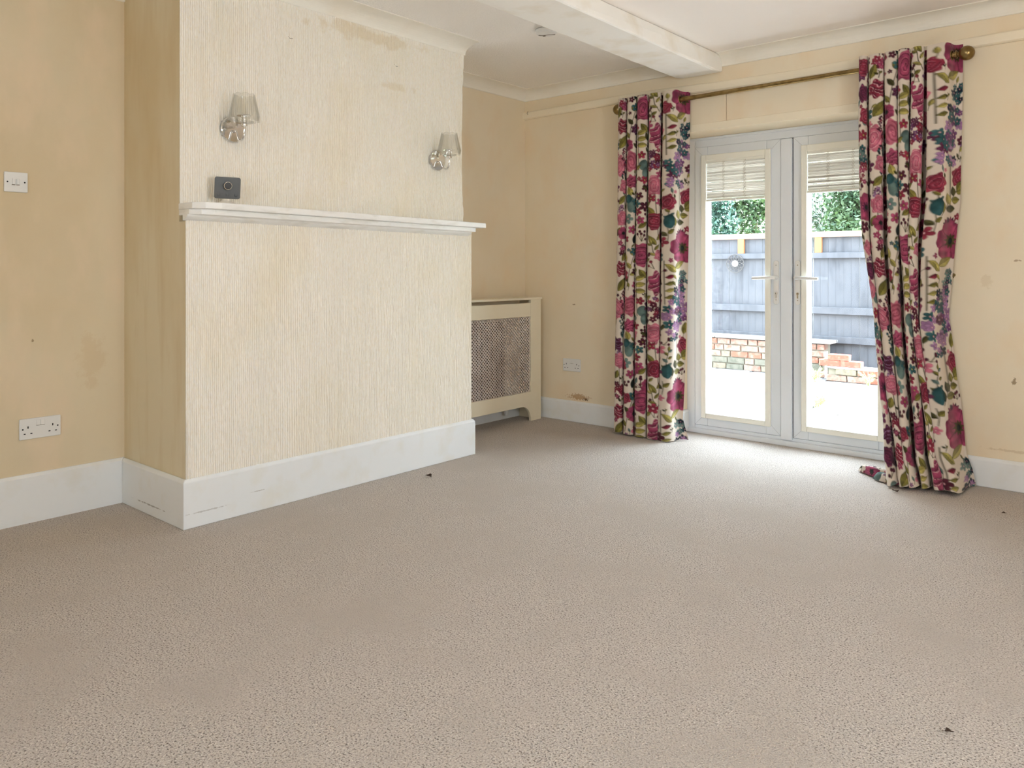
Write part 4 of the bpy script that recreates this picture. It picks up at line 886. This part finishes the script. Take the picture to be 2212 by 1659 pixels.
# brick walls
bricks = [mat('brick_' + n_, S(*c), .9, bump=((60, 60, 60), .6, .006), var=((22, 22, 22), S(*c2), .45, .7)) for n_, c, c2 in (('orange', (118, 72, 56), (128, 106, 96)), ('buff', (114, 104, 88), (88, 82, 72)), ('pale_pink', (126, 104, 94), (110, 72, 60)), ('grey', (90, 88, 78), (66, 68, 58)))]
mortar = mat('grey_mortar', S(120, 116, 104), .95, bump=((80, 80, 80), .5, .006))
bmv = []
for mi in range(4):
    for v in range(2):
        bm = bmesh.new(); bmesh.ops.create_cube(bm, size=1)
        for q in bm.verts: q.co += Vector([random.uniform(-.03, .03) for _ in range(3)])
        bmesh.ops.bevel(bm, geom=[e for e in bm.edges], offset=.04, segments=1, affect='EDGES'); m_ = bpy.data.meshes.new('brick'); bm.to_mesh(m_); bm.free(); m_.materials.append(bricks[mi]); bmv.append(m_)
def brick(par, x, y, z, sx_, sy_, sz_, mi):
    o = bpy.data.objects.new('brick', bmv[mi * 2 + random.randint(0, 1)]); C.objects.link(o)
    if par: o.parent = par; o.matrix_parent_inverse = parent_matrix(par).inverted()
    o.location = (x, y, z); o.scale = (sx_, sy_, sz_); return o
hw_ = empty('brick_wall', (-4.4, 8.8, G), 'old mixed brick garden wall with a stone coping, below the fence', 'garden wall')
MB().box(-6.6, -2.99, 8.725, 8.9, G, .245).build('mortar_core', mortar, hw_)
for c in range(5):
    z = G + .035 + c * .0745; x = -6.6 + (c % 2) * .11
    while x < -3.0:
        L = random.choice([.215, .215, .215, .12, .17]); 
        if x + L > -2.98: L = -2.98 - x
        if L > .04: brick(hw_, x + L / 2, 8.76, z, L - .014, .12, .062, random.choice([2, 0, 2, 1]) if c > 2 else random.choice([3, 1, 3, 2]) if c < 2 else random.choice([2, 1, 0]))
        x += L
x = -6.6
while x < -2.95:
    L = random.uniform(.5, .8); L = min(L, -2.9 - x); MB().box(x, x + L - .01, 8.66, 8.92, .252, .285).build('coping_stone', stonem, hw_, bevel=.008); x += L
lw = empty('low_brick_wall', (-1.6, 8.6, G), 'low orange brick wall edging the patio at the right', 'garden wall')
MB().box(-2.88, 1.4, 8.525, 8.7, G, .01).build('mortar_core', mortar, lw)
for c in range(2):
    z = G + .035 + c * .073; x = -2.895 + c * .1
    while x < 1.4:
        brick(lw, x + .1, 8.55, z, .205, .11, .063, random.choice([0, 0, 1, 2])); x += .22
MB().box(-2.9, 1.4, 8.49, 8.72, .014, .032).build('coping', stonem, lw, bevel=.006)
for (x, z, r_, lab) in ((-2.885, .064, .05, 'loose red brick at the lower left of the pile on the low wall'), (-2.665, .064, -.06, 'loose red brick at the lower right of the pile on the low wall'), (-2.79, .128, .02, 'loose red brick laid on top of the other two')):
    b = brick(None, x, 8.60, z, .215, .1, .062, 0); b.name = 'loose_brick'; b.rotation_euler = (0, 0, r_); b.data = b.data.copy(); b.data.materials.clear()
    b.data.materials.append(bpy.data.materials.get('red_brick') or mat('red_brick', S(142, 70, 56), .9, bump=((60, 60, 60), .5, .005), var=((25, 25, 25), S(150, 96, 82), .45, .7)))
    tag(b, lab, 'brick', 'loose bricks stacked on the low garden wall')
# weeds
weedm = mat('weed_green', S(132, 170, 96), .8, var=((40, 40, 40), S(170, 190, 110), .4, .7))
def weed(x, y, h, n_, label, sd):
    rg = random.Random(sd); mb = MB()
    for i in range(n_):
        a = rg.uniform(0, 6.28); L = h * rg.uniform(.5, 1); o_ = rg.uniform(.3, .9) * L; ww = .006
        p = [(x + rg.uniform(-.02, .02), y + rg.uniform(-.02, .02), G), (x + math.cos(a) * o_ * .4, y + math.sin(a) * o_ * .4, G + L * .7), (x + math.cos(a) * o_, y + math.sin(a) * o_, G + L)]
        mb.tube(p, [ww * .5, ww * .6, ww * .1], 4)
        for k in range(3): 
            f = rg.uniform(.3, 1); px, py, pz = p[0][0] + (p[2][0] - p[0][0]) * f, p[0][1] + (p[2][1] - p[0][1]) * f, G + L * f * .9; d = .016
            mb.add([(px, py, pz), (px + d, py, pz + .008), (px + d * 1.6, py + .004, pz + .016), (px + .006, py, pz + .018)], [(0, 1, 2, 3)])
    tag(mb.build('weed', weedm), label, 'weed', 'weeds growing in the patio')
weed(-2.40, 6.82, .09, 34, 'green weed tuft in the open paving near the right door', 1)
weed(-2.95, 8.33, .17, 22, 'tall wispy weed at the end of the high brick wall', 2)
weed(-2.44, 8.38, .15, 16, 'thin weed growing against the low brick wall', 3)
# trees beyond the fence
def tree(x, y, r, zc, n_, m, label, sd, squash=1.2, leafs=.055):
    e = empty('tree', (x, y, G), label, 'tree', group='trees beyond the fence'); rg = np.random.default_rng(sd)
    MB().tube([(x, y, G), (x + .05, y, zc * .5), (x - .05, y, zc)], [.09, .07, .04], 10).build('trunk', mat('bark_%d' % sd, S(110, 96, 80), .9, bump=((20, 20, 6), .5, .01)), e)
    nc = 26; cen = rg.normal(size=(nc, 3)); cen /= np.linalg.norm(cen, axis=1)[:, None]; cen *= (rg.random(nc) ** .4)[:, None] * r * .75; cen[:, 2] *= squash
    ci = rg.integers(0, nc, n_); d = rg.normal(size=(n_, 3)); d /= np.linalg.norm(d, axis=1)[:, None]; p = cen[ci] + d * (rg.random(n_) ** .33)[:, None] * r * .42 + np.array([x, y, zc])
    a = rg.normal(size=(n_, 3)); a /= np.linalg.norm(a, axis=1)[:, None]; b = np.cross(a, rg.normal(size=(n_, 3))); b /= np.linalg.norm(b, axis=1)[:, None]
    s1 = (leafs * (.6 + .7 * rg.random(n_)))[:, None]; V = np.stack([p - a * s1, p + b * s1 * .45, p + a * s1, p - b * s1 * .45], 1).reshape(-1, 3)
    me = bpy.data.meshes.new('foliage'); me.vertices.add(n_ * 4); me.vertices.foreach_set('co', V.astype(np.float32).reshape(-1)); me.loops.add(n_ * 4); me.loops.foreach_set('vertex_index', np.arange(n_ * 4, dtype=np.int32))
    me.polygons.add(n_); me.polygons.foreach_set('loop_start', np.arange(0, n_ * 4, 4, dtype=np.int32)); me.polygons.foreach_set('loop_total', np.full(n_, 4, dtype=np.int32)); me.update(calc_edges=True)
    o = link('foliage', me, m, e); o['kind'] = 'stuff'
def leafmat(nm, c, c2):
    m = mat(nm, S(*c), .6, var=((5, 5, 5), S(*c2), .4, .65)); return m
lg = leafmat('light_green_leaf', (66, 86, 54), (48, 74, 52)); tg = leafmat('teal_green_leaf', (46, 78, 70), (36, 64, 60)); sg = leafmat('silvery_green_leaf', (70, 84, 72), (52, 68, 62))
tree(-7.75, 12.0, .52, 2.1, 6000, lg, 'light green tree beyond the fence, farthest to the left', 20, 1.8, .045)
tree(-6.15, 12.0, .66, 2.0, 15000, tg, 'dense blue green conifer beyond the fence at the left door edge', 21, 1.8, .042)
tree(-6.0, 13.9, .80, 2.1, 9500, lg, 'light green tree beyond the fence, seen in the left door', 22, 1.6, .045)
tree(-5.7, 15.9, .85, 2.2, 3600, sg, 'sparse silvery tree beyond the fence, sky showing through it', 23, 1.6, .05)
tree(-3.45, 12.0, .66, 2.0, 15000, lg, 'dense bright green tree beyond the fence, seen in the right door', 24, 1.8, .042)
tree(-2.0, 12.0, .52, 2.1, 6000, tg, 'blue green tree beyond the fence behind the right curtain', 25, 1.8, .045)
gr = MB().box(-14, 10, 9.6, 40, G - .3, G - .1).build('ground', mat('garden_grass', S(120, 140, 90), .95, bump=((30, 30, 30), .5, .02))); struct(gr, 'ground of the neighbouring garden beyond the fence', 'ground')
